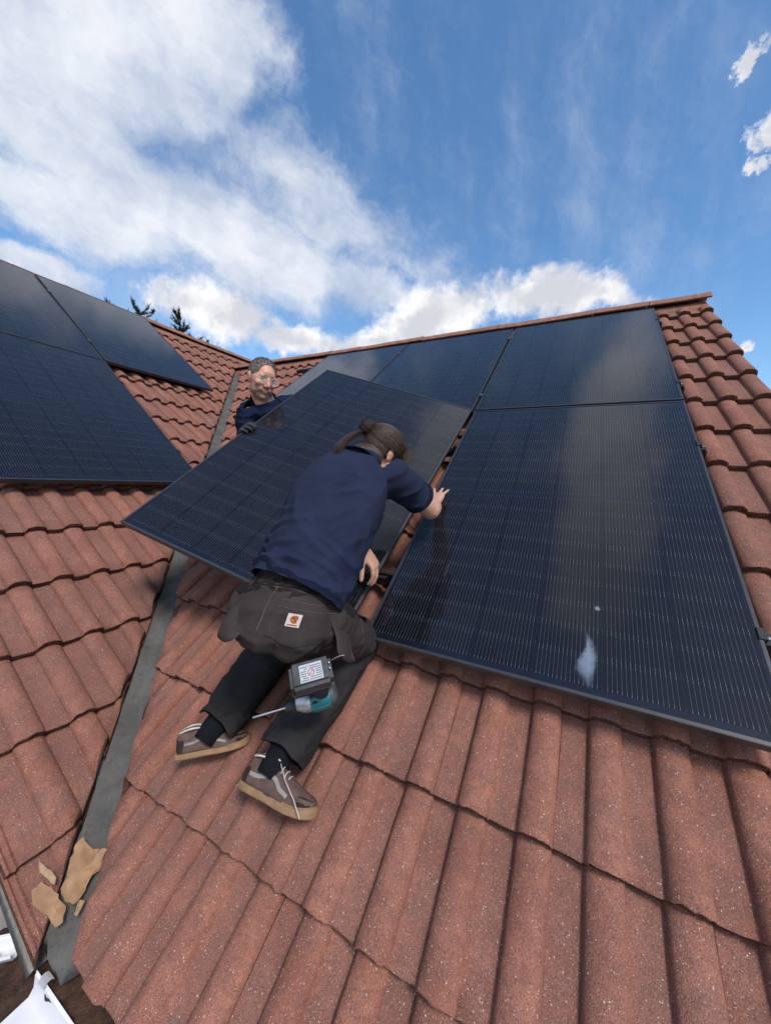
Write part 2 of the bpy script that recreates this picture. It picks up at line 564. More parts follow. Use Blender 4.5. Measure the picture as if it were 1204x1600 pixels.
def box_into(bm, x0, x1, y0, y1, z0, z1, mw=None, mi=0):
    vs = [bm.verts.new(Vector((x, y, z)) if mw is None else mw @ Vector((x, y, z)))
          for z in (z0, z1) for y in (y0, y1) for x in (x0, x1)]
    for f in ((0, 2, 3, 1), (4, 5, 7, 6), (0, 1, 5, 4), (2, 6, 7, 3), (0, 4, 6, 2), (1, 3, 7, 5)):
        fc = bm.faces.new([vs[i] for i in f])
        fc.material_index = mi
    return vs


def box_mesh(name, x0, x1, y0, y1, z0, z1, bevel=0.0, seg=2):
    bm = bmesh.new()
    box_into(bm, x0, x1, y0, y1, z0, z1)
    if bevel:
        bmesh.ops.bevel(bm, geom=list(bm.edges), offset=bevel, segments=seg, affect='EDGES', profile=0.6)
    return to_mesh(bm, name, smooth=False)


def auto_smooth(me, deg=40.0):
    """smooth shading with sharp edges kept"""
    for pl in me.polygons:
        pl.use_smooth = True
    bm = bmesh.new()
    bm.from_mesh(me)
    for e in bm.edges:
        if len(e.link_faces) == 2 and e.calc_face_angle(0.0) > math.radians(deg):
            e.smooth = False
    bm.to_mesh(me)
    bm.free()
    return me


# ------------------------------------------------------------------ roof frames
D_TILE = 0.12                                   # panel face above the tile pans, right wing
UP1 = Vector((0, CA, SA)); N1 = Vector((0, -SA, CA)); RT1 = Vector((1, 0, 0))
O1 = N1 * -D_TILE                               # u = v = 0 on the tile plane
UP2 = Vector((-CA, 0, SA)); N2 = Vector((SA, 0, CA)); RT2 = Vector((0, 1, 0))
T2 = Vector((-4.71877, 1.90003, 2.65317))       # left wing: top right corner of its top panel
D_TILE2 = 0.089
O2 = T2 - N2 * D_TILE2                          # s = w = 0 on the left tile plane
ROT1 = Matrix((RT1, UP1, N1)).transposed()
ROT2 = Matrix((RT2, UP2, N2)).transposed()
GA = 0.332                                      # course gauge
TW = 0.305                                      # tile cover width
RIDGE1_Y = 3.17
RIDGE1_Z = RIDGE1_Y * TA - D_TILE / CA
RIDGE2_X = -4.82
RIDGE2_Z = O2.z - (RIDGE2_X - O2.x) * TA
VALLEY = -1.20                                  # X + Y along the valley


def roof1(u, v, h=0.0):
    return O1 + RT1 * u + UP1 * v + N1 * h


def roof2(s, w, h=0.0):
    return O2 - RT2 * s - UP2 * w + N2 * h


# ------------------------------------------------------------------ roof tiles
def tile_profile():
    xs, zs = [], []

    def add(x, z):
        xs.append(x); zs.append(z)
    add(-0.030, -0.010); add(-0.024, -0.004); add(-0.020, -0.010); add(-0.013, -0.010); add(-0.009, -0.004); add(-0.003, -0.009)
    for c0 in (0.112, 0.265):
        add(c0 - 0.110, 0.0005); add(c0 - 0.075, 0.0); add(c0 - 0.050, 0.0006)
        for t in (-1.0, -0.93, -0.78, -0.55, -0.28, 0.0, 0.28, 0.55, 0.78, 0.93, 1.0):
            add(c0 + 0.042 * t, 0.001 + 0.031 * math.sqrt(max(0.0, 1 - t * t)) ** 0.85)
    return xs, zs


def make_tile_mesh(name, seed):
    rng = random.Random(seed)
    xs, zs = tile_profile()
    L = 0.415
    rows = [0.0, 0.004, 0.10, 0.22, GA + 0.01, L]
    bm = bmesh.new()
    top, bot = [], []
    for j, y in enumerate(rows):
        tilt = -0.031 * y / GA
        tr, br = [], []
        for i, (x, z) in enumerate(zip(xs, zs)):
            nz = noise.noise(Vector((x * 22 + seed * 3.1, y * 9, seed))) * 0.0022
            jit = rng.uniform(-1, 1) * 0.0028 + noise.noise(Vector((x * 30, seed * 7.7, 2.0))) * 0.004 if j < 2 else 0.0
            dz = -0.0035 if j == 0 else 0.0
            tr.append(bm.verts.new((x + (rng.uniform(-1, 1) * 0.0008), y + jit, z + tilt + nz + dz)))
            br.append(bm.verts.new((x, y + jit, z * 0.97 + tilt - 0.027)))
        top.append(tr); bot.append(br)
    n = len(xs)
    for j in range(len(rows) - 1):
        for i in range(n - 1):
            bm.faces.new((top[j][i], top[j][i + 1], top[j + 1][i + 1], top[j + 1][i]))
            bm.faces.new((bot[j][i], bot[j + 1][i], bot[j + 1][i + 1], bot[j][i + 1]))
        for i in (0, n - 1):
            f = bm.faces.new((top[j][i], top[j + 1][i], bot[j + 1][i], bot[j][i]) if i == 0 else (top[j][i], bot[j][i], bot[j + 1][i], top[j + 1][i]))
            f.material_index = 1
    for i in range(n - 1):
        f = bm.faces.new((bot[0][i], bot[0][i + 1], top[0][i + 1], top[0][i]))
        f.material_index = 1
        bm.faces.new((top[-1][i], top[-1][i + 1], bot[-1][i + 1], bot[-1][i]))
    me = to_mesh(bm, name)
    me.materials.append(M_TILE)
    me.materials.append(M_EDGE)
    return auto_smooth(me, 50.0)


TILES = [make_tile_mesh("double_roll_tile_%d" % i, i + 1) for i in range(6)]


def cut_mesh(me, planes, name):
    """copy of a mesh with everything in front of each plane (co, normal) cut off and capped"""
    bm = bmesh.new()
    bm.from_mesh(me)
    for co, no in planes:
        r = bmesh.ops.bisect_plane(bm, geom=list(bm.verts) + list(bm.edges) + list(bm.faces), plane_co=co, plane_no=no,
                                   clear_outer=True, dist=1e-5)
        ed = [g for g in r['geom_cut'] if isinstance(g, bmesh.types.BMEdge)]
        if ed:
            ff = bmesh.ops.holes_fill(bm, edges=ed, sides=0)
            for f in ff.get('faces', []):
                f.material_index = 1
    if len(bm.faces) < 6:
        bm.free()
        return None
    m2 = bpy.data.meshes.new(name)
    bm.to_mesh(m2)
    bm.free()
    for mm in me.materials:
        m2.materials.append(mm)
    return m2


def lay_tiles(root, rot, places, cuts):
    rng = random.Random(11)
    inv = world_of(root).inverted()
    for (co, ci) in places:
        me = TILES[rng.randrange(len(TILES))]
        jr = Matrix.Rotation(rng.uniform(-0.006, 0.006), 3, 'Z') @ Matrix.Rotation(rng.uniform(-0.006, 0.004), 3, 'X')
        mw = Matrix.Translation(co) @ (rot @ jr).to_4x4()
        mi = mw.inverted()
        pl, keep = [], True
        for (pc, pn) in cuts:
            ds = [(mw @ Vector(c) - pc).dot(pn) for c in ((-.03, 0, 0), (TW, 0, 0), (-.03, .415, 0), (TW, .415, 0))]
            if min(ds) > -0.012:
                keep = False
                break
            if max(ds) > 0:
                pl.append((mi @ pc, (mi.to_3x3() @ pn).normalized()))
        if not keep:
            continue
        m2 = cut_mesh(me, pl, "cut_tile") if pl else me
        if m2 is None:
            continue
        o = bpy.data.objects.new("tile", m2)
        COL.objects.link(o)
        o.parent = root
        o.matrix_local = inv @ mw


V1 = Vector((1, 1, 0)).normalized()
RT_ROOF = empty("tiled_roof", roof1(0.2, -1.0), ROT1)
tag(RT_ROOF, "red concrete tile roof slope the foreground worker kneels on, running up to the right ridge", "roof", "tiled roof slopes")
places = []
for k in range(15):
    for m in range(-1, 20):
        u0 = 1.268 - TW * (m + 1)
        places.append((roof1(u0, -1.0 + GA * k), 0))
lay_tiles(RT_ROOF, ROT1, places, [(Vector((VALLEY + 0.070, 0, 0)), -V1), (Vector((0, RIDGE1_Y - 0.015, 0)), Vector((0, 1, 0)))])

LF_ROOF = empty("tiled_roof", roof2(2.2, 5.5), ROT2)
tag(LF_ROOF, "red concrete tile roof slope left of the lead valley, lit paler", "roof", "tiled roof slopes")
places = []
for k in range(17):
    for m in range(15):
        s0 = 2.63 - TW * m
        y0 = O2.y - s0
        w = 5.50 - GA * k
        if y0 + TW * 0.5 > RIDGE1_Y and w > 0.60:
            continue
        places.append((roof2(s0, w), 0))
cut2 = [(Vector((VALLEY - 0.068, 0, 0)), V1), (Vector((RIDGE2_X + 0.015, 0, 0)), Vector((-1, 0, 0)))]
near = [q for q in places if q[0].y < RIDGE1_Y - 0.2]
far = [q for q in places if q[0].y >= RIDGE1_Y - 0.2]
lay_tiles(LF_ROOF, ROT2, near, cut2)
lay_tiles(LF_ROOF, ROT2, far, [cut2[1], (Vector((-4.37, 0, 0)), Vector((1, 0, 0)))])


def poly_sheet(name, pts, thick, nrm, m, parent):
    bm = bmesh.new()
    a = [bm.verts.new(q) for q in pts]
    b = [bm.verts.new(q - nrm * thick) for q in pts]
    bm.faces.new(a)
    bm.faces.new(b[::-1])
    n = len(pts)
    for i in range(n):
        bm.faces.new((a[i], b[i], b[(i + 1) % n], a[(i + 1) % n]))
    return world_child(name, to_mesh(bm, name), m, parent)


# boarding under the tiles and the unseen back slopes
HD = -0.074
vu = lambda v: VALLEY - (v * CA + 0.12 * SA)           # valley u for a v on the right slope
poly_sheet("underlay", [roof1(1.55, -0.985, HD), roof1(1.55, 3.86, HD), roof1(vu(3.86) + 0.02, 3.86, HD), roof1(vu(-0.985) + 0.02, -0.985, HD)], 0.02, N1, M_DECK, RT_ROOF)
yv = lambda w: VALLEY - roof2(0, w).x                  # valley Y for a w on the left slope
sY = lambda y: O2.y - y
poly_sheet("underlay", [roof2(2.62, 5.34, HD), roof2(sY(yv(5.34)) + 0.02, 5.34, HD), roof2(sY(yv(0.5)) + 0.02, 0.5, HD), roof2(sY(4.3), 0.5, HD), roof2(sY(4.3), -0.1, HD), roof2(2.62, -0.1, HD)], 0.02, N2, M_DECK, LF_ROOF)
NB1 = Vector((0, SA, CA)); UPB1 = Vector((0, -CA, SA))
ap1 = Vector((0, RIDGE1_Y, RIDGE1_Z - 0.03))
poly_sheet("back_slope", [ap1 + Vector((1.56, 0, 0)), ap1 + Vector((-4.4, 0, 0)), ap1 + Vector((-4.4, 0, 0)) - UPB1 * 4.5, ap1 + Vector((1.56, 0, 0)) - UPB1 * 4.5], 0.03, NB1, M_TILE, RT_ROOF)
NB2 = Vector((-SA, 0, CA)); UPB2 = Vector((CA, 0, SA))
ap2 = Vector((RIDGE2_X, 0, RIDGE2_Z - 0.03))
poly_sheet("back_slope", [ap2 + Vector((0, -0.72, 0)), ap2 + Vector((0, 4.3, 0)), ap2 + Vector((0, 4.3, 0)) - UPB2 * 5.5, ap2 + Vector((0, -0.72, 0)) - UPB2 * 5.5], 0.03, NB2, M_TILE, LF_ROOF)


# ridge tiles: shallow half rounds bedded in mortar
def ridge_mesh(name, seed, L=0.45):
    bm = bmesh.new()
    ro, ri = 0.116, 0.102
    rng = random.Random(seed)
    rows = []
    for y in (0.0, 0.02, L * 0.5, L - 0.004):
        ring = []
        for r in (ro, ri):
            for i in range(13):
                a = math.radians(-66 + 132 * i / 12)
                rr = r + (0.004 if y < 0.03 and r == ro else 0) + rng.uniform(-1, 1) * 0.0012
                ring.append(bm.verts.new((rr * math.sin(a), y, rr * math.cos(a) - ro)))
        rows.append(ring)
    for a, b in zip(rows, rows[1:]):
        for i in range(12):
            bm.faces.new((a[i], a[i + 1], b[i + 1], b[i]))
            bm.faces.new((a[13 + i], b[13 + i], b[14 + i], a[14 + i]))
        bm.faces.new((a[0], b[0], b[13], a[13]))
        bm.faces.new((a[12], a[25], b[25], b[12]))
    for r in (rows[0], rows[-1]):
        for i in range(12):
            bm.faces.new((r[i], r[i + 1], r[14 + i], r[13 + i]))
    me = to_mesh(bm, name)
    me.materials.append(M_RIDGE)
    return auto_smooth(me, 50)


RIDGES = [ridge_mesh("ridge_tile_%d" % i, i) for i in range(3)]


def lay_ridge(root, start, direc, n, top):
    inv = world_of(root).inverted()
    rng = random.Random(5)
    d = Vector(direc)
    side = d.cross(Vector((0, 0, 1)))
    for i in range(n):
        o = bpy.data.objects.new("ridge_tile", RIDGES[i % 3])
        COL.objects.link(o)
        o.parent = root
        rot = Matrix((side, d, Vector((0, 0, 1)))).transposed()
        rot = rot @ Matrix.Rotation(rng.uniform(-0.012, 0.012), 3, 'X') @ Matrix.Rotation(rng.uniform(-.01, .01), 3, 'Z')
        o.matrix_local = inv @ (Matrix.Translation(Vector(start) + d * (0.45 * i) + Vector((0, 0, top + rng.uniform(-.004, .004)))) @ rot.to_4x4())


lay_ridge(RT_ROOF, (1.575, RIDGE1_Y, RIDGE1_Z), (-1, 0, 0), 14, 0.074)
lay_ridge(LF_ROOF, (RIDGE2_X, -0.74, RIDGE2_Z), (0, 1, 0), 11, 0.070)


def mortar_bed(root, a, b, half, drop, seed):
    """ragged mortar fillet under the ridge tiles on both slopes"""
    a, b = Vector(a), Vector(b)
    L = (b - a).length
    d = (b - a) / L
    side = d.cross(Vector((0, 0, 1)))
    bm = bmesh.new()
    n = int(L / 0.05)
    prev = None
    for i in range(n + 1):
        p = a + d * (L * i / n)
        row = []
        for q, (x, z) in enumerate(((-half - 0.01, -drop - 0.05), (-half, -drop + 0.022), (0, 0.03), (half, -drop + 0.022), (half + 0.01, -drop - 0.03))):
            k = noise.noise(Vector((i * 0.7, q * 3.0, seed))) * 0.014
            row.append(bm.verts.new(p + side * (x + (k if q in (0, 4) else k * 0.5)) + Vector((0, 0, z))))
        if prev:
            for q in range(4):
                bm.faces.new((prev[q], prev[q + 1], row[q + 1], row[q]))
        prev = row
    world_child("mortar_bed", to_mesh(bm, "mortar_bed", True), M_RIDGE, root)


mortar_bed(RT_ROOF, (1.55, RIDGE1_Y, RIDGE1_Z), (-4.45, RIDGE1_Y, RIDGE1_Z), 0.094, 0.094 * TA, 1.0)
mortar_bed(LF_ROOF, (RIDGE2_X, -0.70, RIDGE2_Z), (RIDGE2_X, 4.2, RIDGE2_Z), 0.094, 0.094 * TA, 2.0)


# ------------------------------------------------------------------ solar panels
PW, PH, PD = 1.134, 1.762, 0.030


def frame_mesh():
    bm = bmesh.new()
    t = 0.011
    for (x0, x1, y0, y1) in ((0, PW, 0, t), (0, PW, PH - t, PH), (0, t, t, PH - t), (PW - t, PW, t, PH - t)):
        box_into(bm, x0, x1, y0, y1, -PD, 0.0)
    # inner return flange at the back
    for (x0, x1, y0, y1) in ((t, PW - t, t, 0.03), (t, PW - t, PH - 0.03, PH - t), (t, 0.03, 0.03, PH - 0.03), (PW - 0.03, PW - t, 0.03, PH - 0.03)):
        box_into(bm, x0, x1, y0, y1, -PD, -PD + 0.002)
    bmesh.ops.bevel(bm, geom=[e for e in bm.edges if e.calc_length() > 0.5], offset=0.0012, segments=2, affect='EDGES')
    me = to_mesh(bm, "panel_frame")
    me.materials.append(M_FRAME)
    return auto_smooth(me, 35)


FRAME_ME = frame_mesh()
BACK_ME = box_mesh("panel_laminate", 0.0105, PW - 0.0105, 0.0105, PH - 0.0105, -0.008, -0.0022)
BACK_ME.materials.append(M_BACK)
CWX, CWY = 0.1812, 0.0908
CELL_ME = box_mesh("solar_cell", -CWX / 2, CWX / 2, -CWY / 2, CWY / 2, 0.0, 0.00025)
CELL_ME.materials.append(M_CELL)


def solar_panel(origin, rot, label, cells=True):
    root = empty("solar_panel", origin, rot)
    tag(root, label, "solar panel", "black solar panels on the roof")
    obj("frame", FRAME_ME, None, root)
    obj("laminate", BACK_ME, None, root)
    gx, gy = 0.0030, 0.0024
    x0 = (PW - 6 * CWX - 5 * gx) / 2 + CWX / 2
    half = 9 * CWY + 8 * gy
    for i in range(6):
        for j in range(18):
            y = PH / 2 + (0.013 + CWY / 2 + (j - 9) * (CWY + gy) if j >= 9 else -0.013 - CWY / 2 - (8 - j) * (CWY + gy))
            o = bpy.data.objects.new("cell", CELL_ME)
            COL.objects.link(o)
            o.parent = root
            o.location = (x0 + i * (CWX + gx), y, -0.0021)
    return root


G = 0.02
P1 = lambda u, v, h=0.0: RT1 * u + UP1 * v + N1 * h
P2 = lambda s, w, h=0.0: T2 - RT2 * s - UP2 * w + N2 * h
PANEL_A = solar_panel(P1(0, 0), ROT1, "large near solar panel in the lower right with a pale smear on its glass")
solar_panel(P1(0, PH + G), ROT1, "solar panel directly above the smeared one, beside the right verge")
solar_panel(P1(-PW - G, PH + G), ROT1, "middle solar panel of the right slope's top row")
solar_panel(P1(-2 * (PW + G), PH + G), ROT1, "leftmost solar panel of the right slope's top row, behind the lifted panel")
solar_panel(P2(PW, PH), ROT2, "upper solar panel on the left slope nearest the valley, overhanging bare tiles")
solar_panel(P2(2 * PW + G, PH), ROT2, "upper left corner solar panel at the photo's left edge")
solar_panel(P2(2 * PW + G, 2 * PH + G), ROT2, "lower solar panel on the left slope at the photo's left edge")
axis = Vector((-0.009, 0.281, 0.182))
HROT = Matrix.Rotation(axis.length, 3, axis.normalized()) @ ROT1
HPOS = Vector((-1.129, -0.232, 0.342))
HELD = solar_panel(HPOS, HROT, "tilted solar panel being lowered into place by the two men")
held = lambda x, y, z=0.0: HPOS + HROT @ Vector((x, y, z))


def fade_patch(name, outline, h, m, place, n=22):
    """thin film following an outline (u, v); attribute fade = 0 on the rim"""
    us = [q[0] for q in outline]; vs = [q[1] for q in outline]
    cx, cy = sum(us) / len(us), sum(vs) / len(vs)
    bm = bmesh.new()
    lay = bm.verts.layers.float.new("fade")
    rings = []
    for r in range(5):
        k = 1 - r / 4.0
        ring = []
        for (a, b) in outline:
            v = bm.verts.new(place(cx + (a - cx) * k, cy + (b - cy) * k, h) if k > 0 else place(cx + (a - cx) * 0.02, cy + (b - cy) * 0.02, h))
            v[lay] = 1 - k
            ring.append(v)
        rings.append(ring)
    n = len(outline)
    for a, b in zip(rings, rings[1:]):
        for i in range(n):
            bm.faces.new((a[i], a[(i + 1) % n], b[(i + 1) % n], b[i]))
    bm.faces.new(rings[-1])
    return to_mesh(bm, name)


SM = smudge_material((0.42, 0.52, 0.70), 0.30, 0.95, 34.0, 0.40)
sm_out = []
for i in range(28):
    a = 2 * math.pi * i / 28
    wv = 0.024 * (1.0 + 0.30 * math.cos(3.2 * math.sin(a) + 0.9) - 0.25 * math.sin(a))
    sm_out.append((0.714 + wv * math.cos(a) + 0.008 * math.sin(4.0 * math.sin(a)), 0.118 + 0.104 * math.sin(a)))
world_child("smear", fade_patch("smear", sm_out, 0.0006, SM, P1), SM, PANEL_A)
sm2 = [(0.737 + 0.010 * math.cos(2 * math.pi * i / 14), 0.300 + 0.012 * math.sin(2 * math.pi * i / 14)) for i in range(14)]
world_child("smear", fade_patch("smear_spot", sm2, 0.0006, SM, P1), SM, PANEL_A)

# ------------------------------------------------------------------ mounting rails and clamps
def rail_mesh(L, hgt):
    bm = bmesh.new()
    w = 0.038
    # channel section with a slot along the top
    sec = [(-w / 2, -hgt), (w / 2, -hgt), (w / 2, 0), (0.006, 0), (0.006, -0.012), (-0.006, -0.012), (-0.006, 0), (-w / 2, 0)]
    a = [bm.verts.new((0, y, z)) for y, z in sec]
    b = [bm.verts.new((L, y, z)) for y, z in sec]
    n = len(sec)
    for i in range(n):
        bm.faces.new((a[i], a[(i + 1) % n], b[(i + 1) % n], b[i]))
    bm.faces.new(a[::-1]); bm.faces.new(b)
    return to_mesh(bm, "rail_profile")


def clamp_mesh(end):
    bm = bmesh.new()
    if end:
        box_into(bm, -0.010, 0.004, -0.019, 0.019, 0.0006, 0.004)      # lip over the frame
        box_into(bm, 0.0015, 0.010, -0.019, 0.019, -0.030, 0.0038)
        box_into(bm, 0.010, 0.026, -0.019, 0.019, -0.030, -0.020)
    else:
        box_into(bm, -0.019, 0.019, -0.018, 0.018, 0.0006, 0.0042)
        box_into(bm, -0.007, 0.007, -0.016, 0.016, -0.030, 0.0006)
    bmesh.ops.bevel(bm, geom=list(bm.edges), offset=0.0008, segments=1, affect='EDGES')
    me = to_mesh(bm, "clamp_end" if end else "clamp_mid")
    me.materials.append(M_RAIL if end else M_FRAME)
    return me


def bolt_mesh():
    bm = bmesh.new()
    bmesh.ops.create_cone(bm, cap_ends=True, segments=12, radius1=0.0052, radius2=0.0052, depth=0.007)
    bmesh.ops.bevel(bm, geom=list(bm.edges), offset=0.0012, segments=1, affect='EDGES')
    me = to_mesh(bm, "bolt")
    me.materials.append(M_STEEL)
    return auto_smooth(me)


CL_END, CL_MID, BOLT = clamp_mesh(True), clamp_mesh(False), bolt_mesh()


def rail(place, rot, x0, x1, y, hgt, label, clamps):
    root = empty("mounting_rail", place(x0, y, -PD), rot)
    tag(root, label, "rail", "black rails under the solar panels")
    obj("rail_profile", rail_mesh(x1 - x0, hgt), M_RAIL, root)
    for (x, kind, flip) in clamps:
        c = obj("clamp", CL_END if kind == 'end' else CL_MID, None, root)
        c.matrix_local = Matrix.Translation((x - x0, 0, PD)) @ (Matrix.Rotation(math.pi, 4, 'Z') if flip else Matrix.Identity(4))
        b = obj("bolt", BOLT, None, c)
        b.location = (0.0175, 0, -0.0165) if kind == 'end' else (0, 0, 0.0075)
    return root


A1 = lambda u, v, h: P1(u, v, h)
rail(A1, ROT1, -1.22, 1.168, 0.310, 0.040, "lowest black rail crossing under the smeared panel", [(PW, 'end', 0), (-0.012, 'end', 1)])
rail(A1, ROT1, -1.22, 1.168, 1.320, 0.040, "black rail under the upper half of the smeared panel", [(PW, 'end', 0), (-0.012, 'end', 1)])
rail(A1, ROT1, -2.62, 1.168, 2.010, 0.040, "lower black rail of the right slope's top row", [(PW, 'end', 0), (-0.01, 'mid', 0), (-1.164, 'mid', 0), (-2.308, 'end', 1)])
rail(A1, ROT1, -2.62, 1.168, 3.230, 0.040, "uppermost black rail just under the right ridge", [(PW, 'end', 0), (-0.01, 'mid', 0), (-1.164, 'mid', 0), (-2.308, 'end', 1)])
A2 = lambda x, w, h: P2(-x, w, h)
rail(A2, ROT2, -2.36, 0.06, 0.42, 0.022, "upper black rail on the left slope", [(0.0, 'end', 0), (-1.144, 'mid', 0)])
rail(A2, ROT2, -2.36, 0.06, 1.42, 0.022, "black rail holding the lower ends of the left slope's upper panels", [(0.0, 'end', 0), (-1.144, 'mid', 0)])
rail(A2, ROT2, -2.36, -1.13, 2.15, 0.022, "black rail under the top of the left slope's lower panel", [(-1.154, 'end', 0)])
rail(A2, ROT2, -2.36, -1.13, 3.15, 0.022, "lowest black rail on the left slope", [(-1.154, 'end', 0)])


# ------------------------------------------------------------------ valley gutter
def vz(y, h):
    return y * TA + (h - D_TILE) / CA


def valley():
    root = empty("valley_gutter", (VALLEY + 0.8, -0.8, vz(-0.8, -0.05)))
    tag(root, "grey lead valley gutter running down between the two tiled slopes", "gutter")
    bm = bmesh.new()
    qs = [-0.17, -0.13, -0.09, -0.05, -0.02, 0.0, 0.02, 0.05, 0.09, 0.13, 0.17]
    prev = None
    y = -0.748
    rows = []
    while y < RIDGE1_Y - 0.02:
        rows.append(y)
        y += 0.035
    for i, y in enumerate(rows):
        row = []
        for q in qs:
            q = max(q, (-0.735 - y) * 1.4142)
            nz = noise.noise(Vector((y * 9, q * 22, 0.0))) * 0.003 + noise.noise(Vector((y * 2.0, q * 6, 5.0))) * 0.003
            aq = math.sqrt(q * q + 0.0004)
            c = Vector((VALLEY - y, y, vz(y, -0.040))) + V1 * q
            row.append(bm.verts.new(c + Vector((0, 0, TA / math.sqrt(2) * aq * 0.93 + nz - 0.004))))
        if prev:
            for k in range(len(qs) - 1):
                bm.faces.new((prev[k], prev[k + 1], row[k + 1], row[k]))
        prev = row
    r = bmesh.ops.solidify(bm, geom=list(bm.faces), thickness=0.004)
    me = to_mesh(bm, "lead_sheet", True)
    world_child("lead_sheet", me, M_LEAD, root)
    # crumbling mortar along the cut edge of the right slope, thin dark line along the left
    for side, off, amp, m in ((1, 0.052, 0.014, M_EDGE),):
        bm = bmesh.new()
        prev = None
        y = -0.695
        i = 0
        while y < RIDGE1_Y - 0.05:
            k = noise.noise(Vector((y * 14.0, side * 3.0, 1.0))) * amp + noise.noise(Vector((y * 50.0, side * 3.0, 4.0))) * amp * 0.6
            base = Vector((VALLEY - y, y, vz(y, -0.030)))
            row = []
            for (q, z) in ((off - 0.012 + k, -0.006), (off - 0.004 + k, 0.008 + 0.4 * k), (off + 0.012, 0.010 + 0.3 * k), (off + 0.03, -0.012)):
                row.append(bm.verts.new(base + V1 * (side * q) + Vector((0, 0, TA / math.sqrt(2) * q + z))))
            if prev:
                for t in range(3):
                    bm.faces.new((prev[t], prev[t + 1], row[t + 1], row[t]))
            prev = row
            y += 0.012
            i += 1
        world_child("mortar_line", to_mesh(bm, "mortar_line", True), m, root)
    return root


valley()

# ------------------------------------------------------------------ torn cardboard in the valley
M_CARD = simple("torn brown cardboard", (0.33, 0.195, 0.11), 0.9, 0.0, 0.14, 26.0, 0.3, 0.2)
M_CARD2 = simple("torn cardboard lining", (0.40, 0.27, 0.17), 0.9, 0.0, 0.2, 60.0, 0.5, 0.2)


def scrap(name, outline, label, lift, cat, bend, m, thick=0.004, seed=0, grp=None, rip=0.0):
    """ragged piece of board lying in the valley: outline in (u, v) on the right slope"""
    n0 = len(outline)
    pts = []
    rng = random.Random(seed)
    for i in range(n0):
        a, b = outline[i], outline[(i + 1) % n0]
        d = math.hypot(b[0] - a[0], b[1] - a[1])
        k = max(1, int(d / 0.010))
        for j in range(k):
            t = j / k
            pts.append((a[0] + (b[0] - a[0]) * t + rng.uniform(-1, 1) * 0.0014, a[1] + (b[1] - a[1]) * t + rng.uniform(-1, 1) * 0.0014))
    cx = sum(p[0] for p in pts) / len(pts); cy = sum(p[1] for p in pts) / len(pts)

    def pos(u, v):
        X = u
        Y = roof1(u, v).y
        q = (X + Y - VALLEY) / math.sqrt(2)
        h = lift + bend * ((u - cx) ** 2 * 90 + (v - cy) ** 2 * 45) * 0.1 + noise.noise(Vector((u * 30, v * 22, seed))) * 0.015 + noise.noise(Vector((u * 85, v * 60, seed))) * 0.007
        h += rip * math.sin((v - cy) * 150.0 + 18 * (u - cx)) * 0.5
        p = roof1(u, v, -0.030 + h)
        if q < 0:
            p.z += TA * math.sqrt(2) * (-q)
        return p
    bm = bmesh.new()
    rings = []
    for k in (1.0, 0.82, 0.6, 0.36, 0.12):
        rings.append([bm.verts.new(pos(cx + (a - cx) * k, cy + (b - cy) * k)) for a, b in pts])
    n = len(pts)
    for a, b in zip(rings, rings[1:]):
        for i in range(n):
            bm.faces.new((a[i], a[(i + 1) % n], b[(i + 1) % n], b[i]))
    bm.faces.new(rings[-1])
    bmesh.ops.recalc_face_normals(bm, faces=bm.faces)
    bmesh.ops.solidify(bm, geom=list(bm.faces), thickness=thick)
    me = to_mesh(bm, name, True)
    auto_smooth(me, 45)
    o = obj(name, me, m)
    tag(o, label, cat, grp)
    return o


scrap("cardboard_scrap", [(-0.643, -0.850), (-0.561, -0.820), (-0.541, -0.874), (-0.528, -0.914), (-0.524, -0.930), (-0.548, -0.953), (-0.581, -0.955), (-0.598, -0.940), (-0.613, -0.912), (-0.637, -0.886)],
      "longest torn strip of brown cardboard lying in the valley, ribbed across", 0.012, "cardboard", 0.25, M_CARD, seed=1, grp="cardboard torn up in the valley", rip=0.009)
scrap("cardboard_scrap", [(-0.615, -0.985), (-0.573, -0.966), (-0.533, -0.961), (-0.512, -0.970), (-0.516, -0.990), (-0.544, -1.006), (-0.585, -1.021), (-0.607, -1.011)],
      "rounded torn cardboard flap at the foot of the valley", 0.016, "cardboard", 0.5, M_CARD, seed=2, grp="cardboard torn up in the valley")
scrap("cardboard_scrap", [(-0.650, -0.970), (-0.598, -0.943), (-0.585, -0.951), (-0.603, -0.970), (-0.634, -0.979)],
      "small crumpled pale cardboard shred between the two larger pieces", 0.024, "cardboard", 0.8, M_CARD2, seed=3, grp="cardboard torn up in the valley")
scrap("cardboard_scrap", [(-0.544, -0.926), (-0.517, -0.920), (-0.499, -0.944), (-0.513, -0.947)],
      "tiny pale cardboard shred hanging off the longest strip's right corner", 0.014, "cardboard", 0.8, M_CARD2, seed=4, grp="cardboard torn up in the valley")

# ------------------------------------------------------------------ eaves: fascia, gutters, walls, ground
M_PVC = simple("white plastic gutter", (0.74, 0.74, 0.77), 0.35, 0.0, 0.06, 12.0, 0.05)
M_WALL = simple("pinkish grey render", (0.36, 0.31, 0.29), 0.95, 0.0, 0.15, 12.0, 0.6, 0.2, 90.0)


def brown_material():
    m, b, p = mat("rotten brown board with moss")
    tc = b.new('ShaderNodeTexCoord').outputs['Object']
    n = b.noise(tc, 30.0, 6, 0.7)
    c = b.mix(b.ramp(n, 0.3, 0.72), (0.028, 0.014, 0.009), (0.125, 0.062, 0.034))
    c = b.mix(b.math('MULTIPLY', b.ramp(b.noise(tc, 12.0, 5, 0.65), 0.52, 0.72), 0.5), c, (0.075, 0.058, 0.022))
    b.put(p.inputs['Base Color'], c)
    p.inputs['Roughness'].default_value = 0.97
    bump(b, p, b.math('ADD', n, b.noise(tc, 180.0, 4, 0.7)), 1.0, 0.008)
    return m


M_BROWN = brown_material()


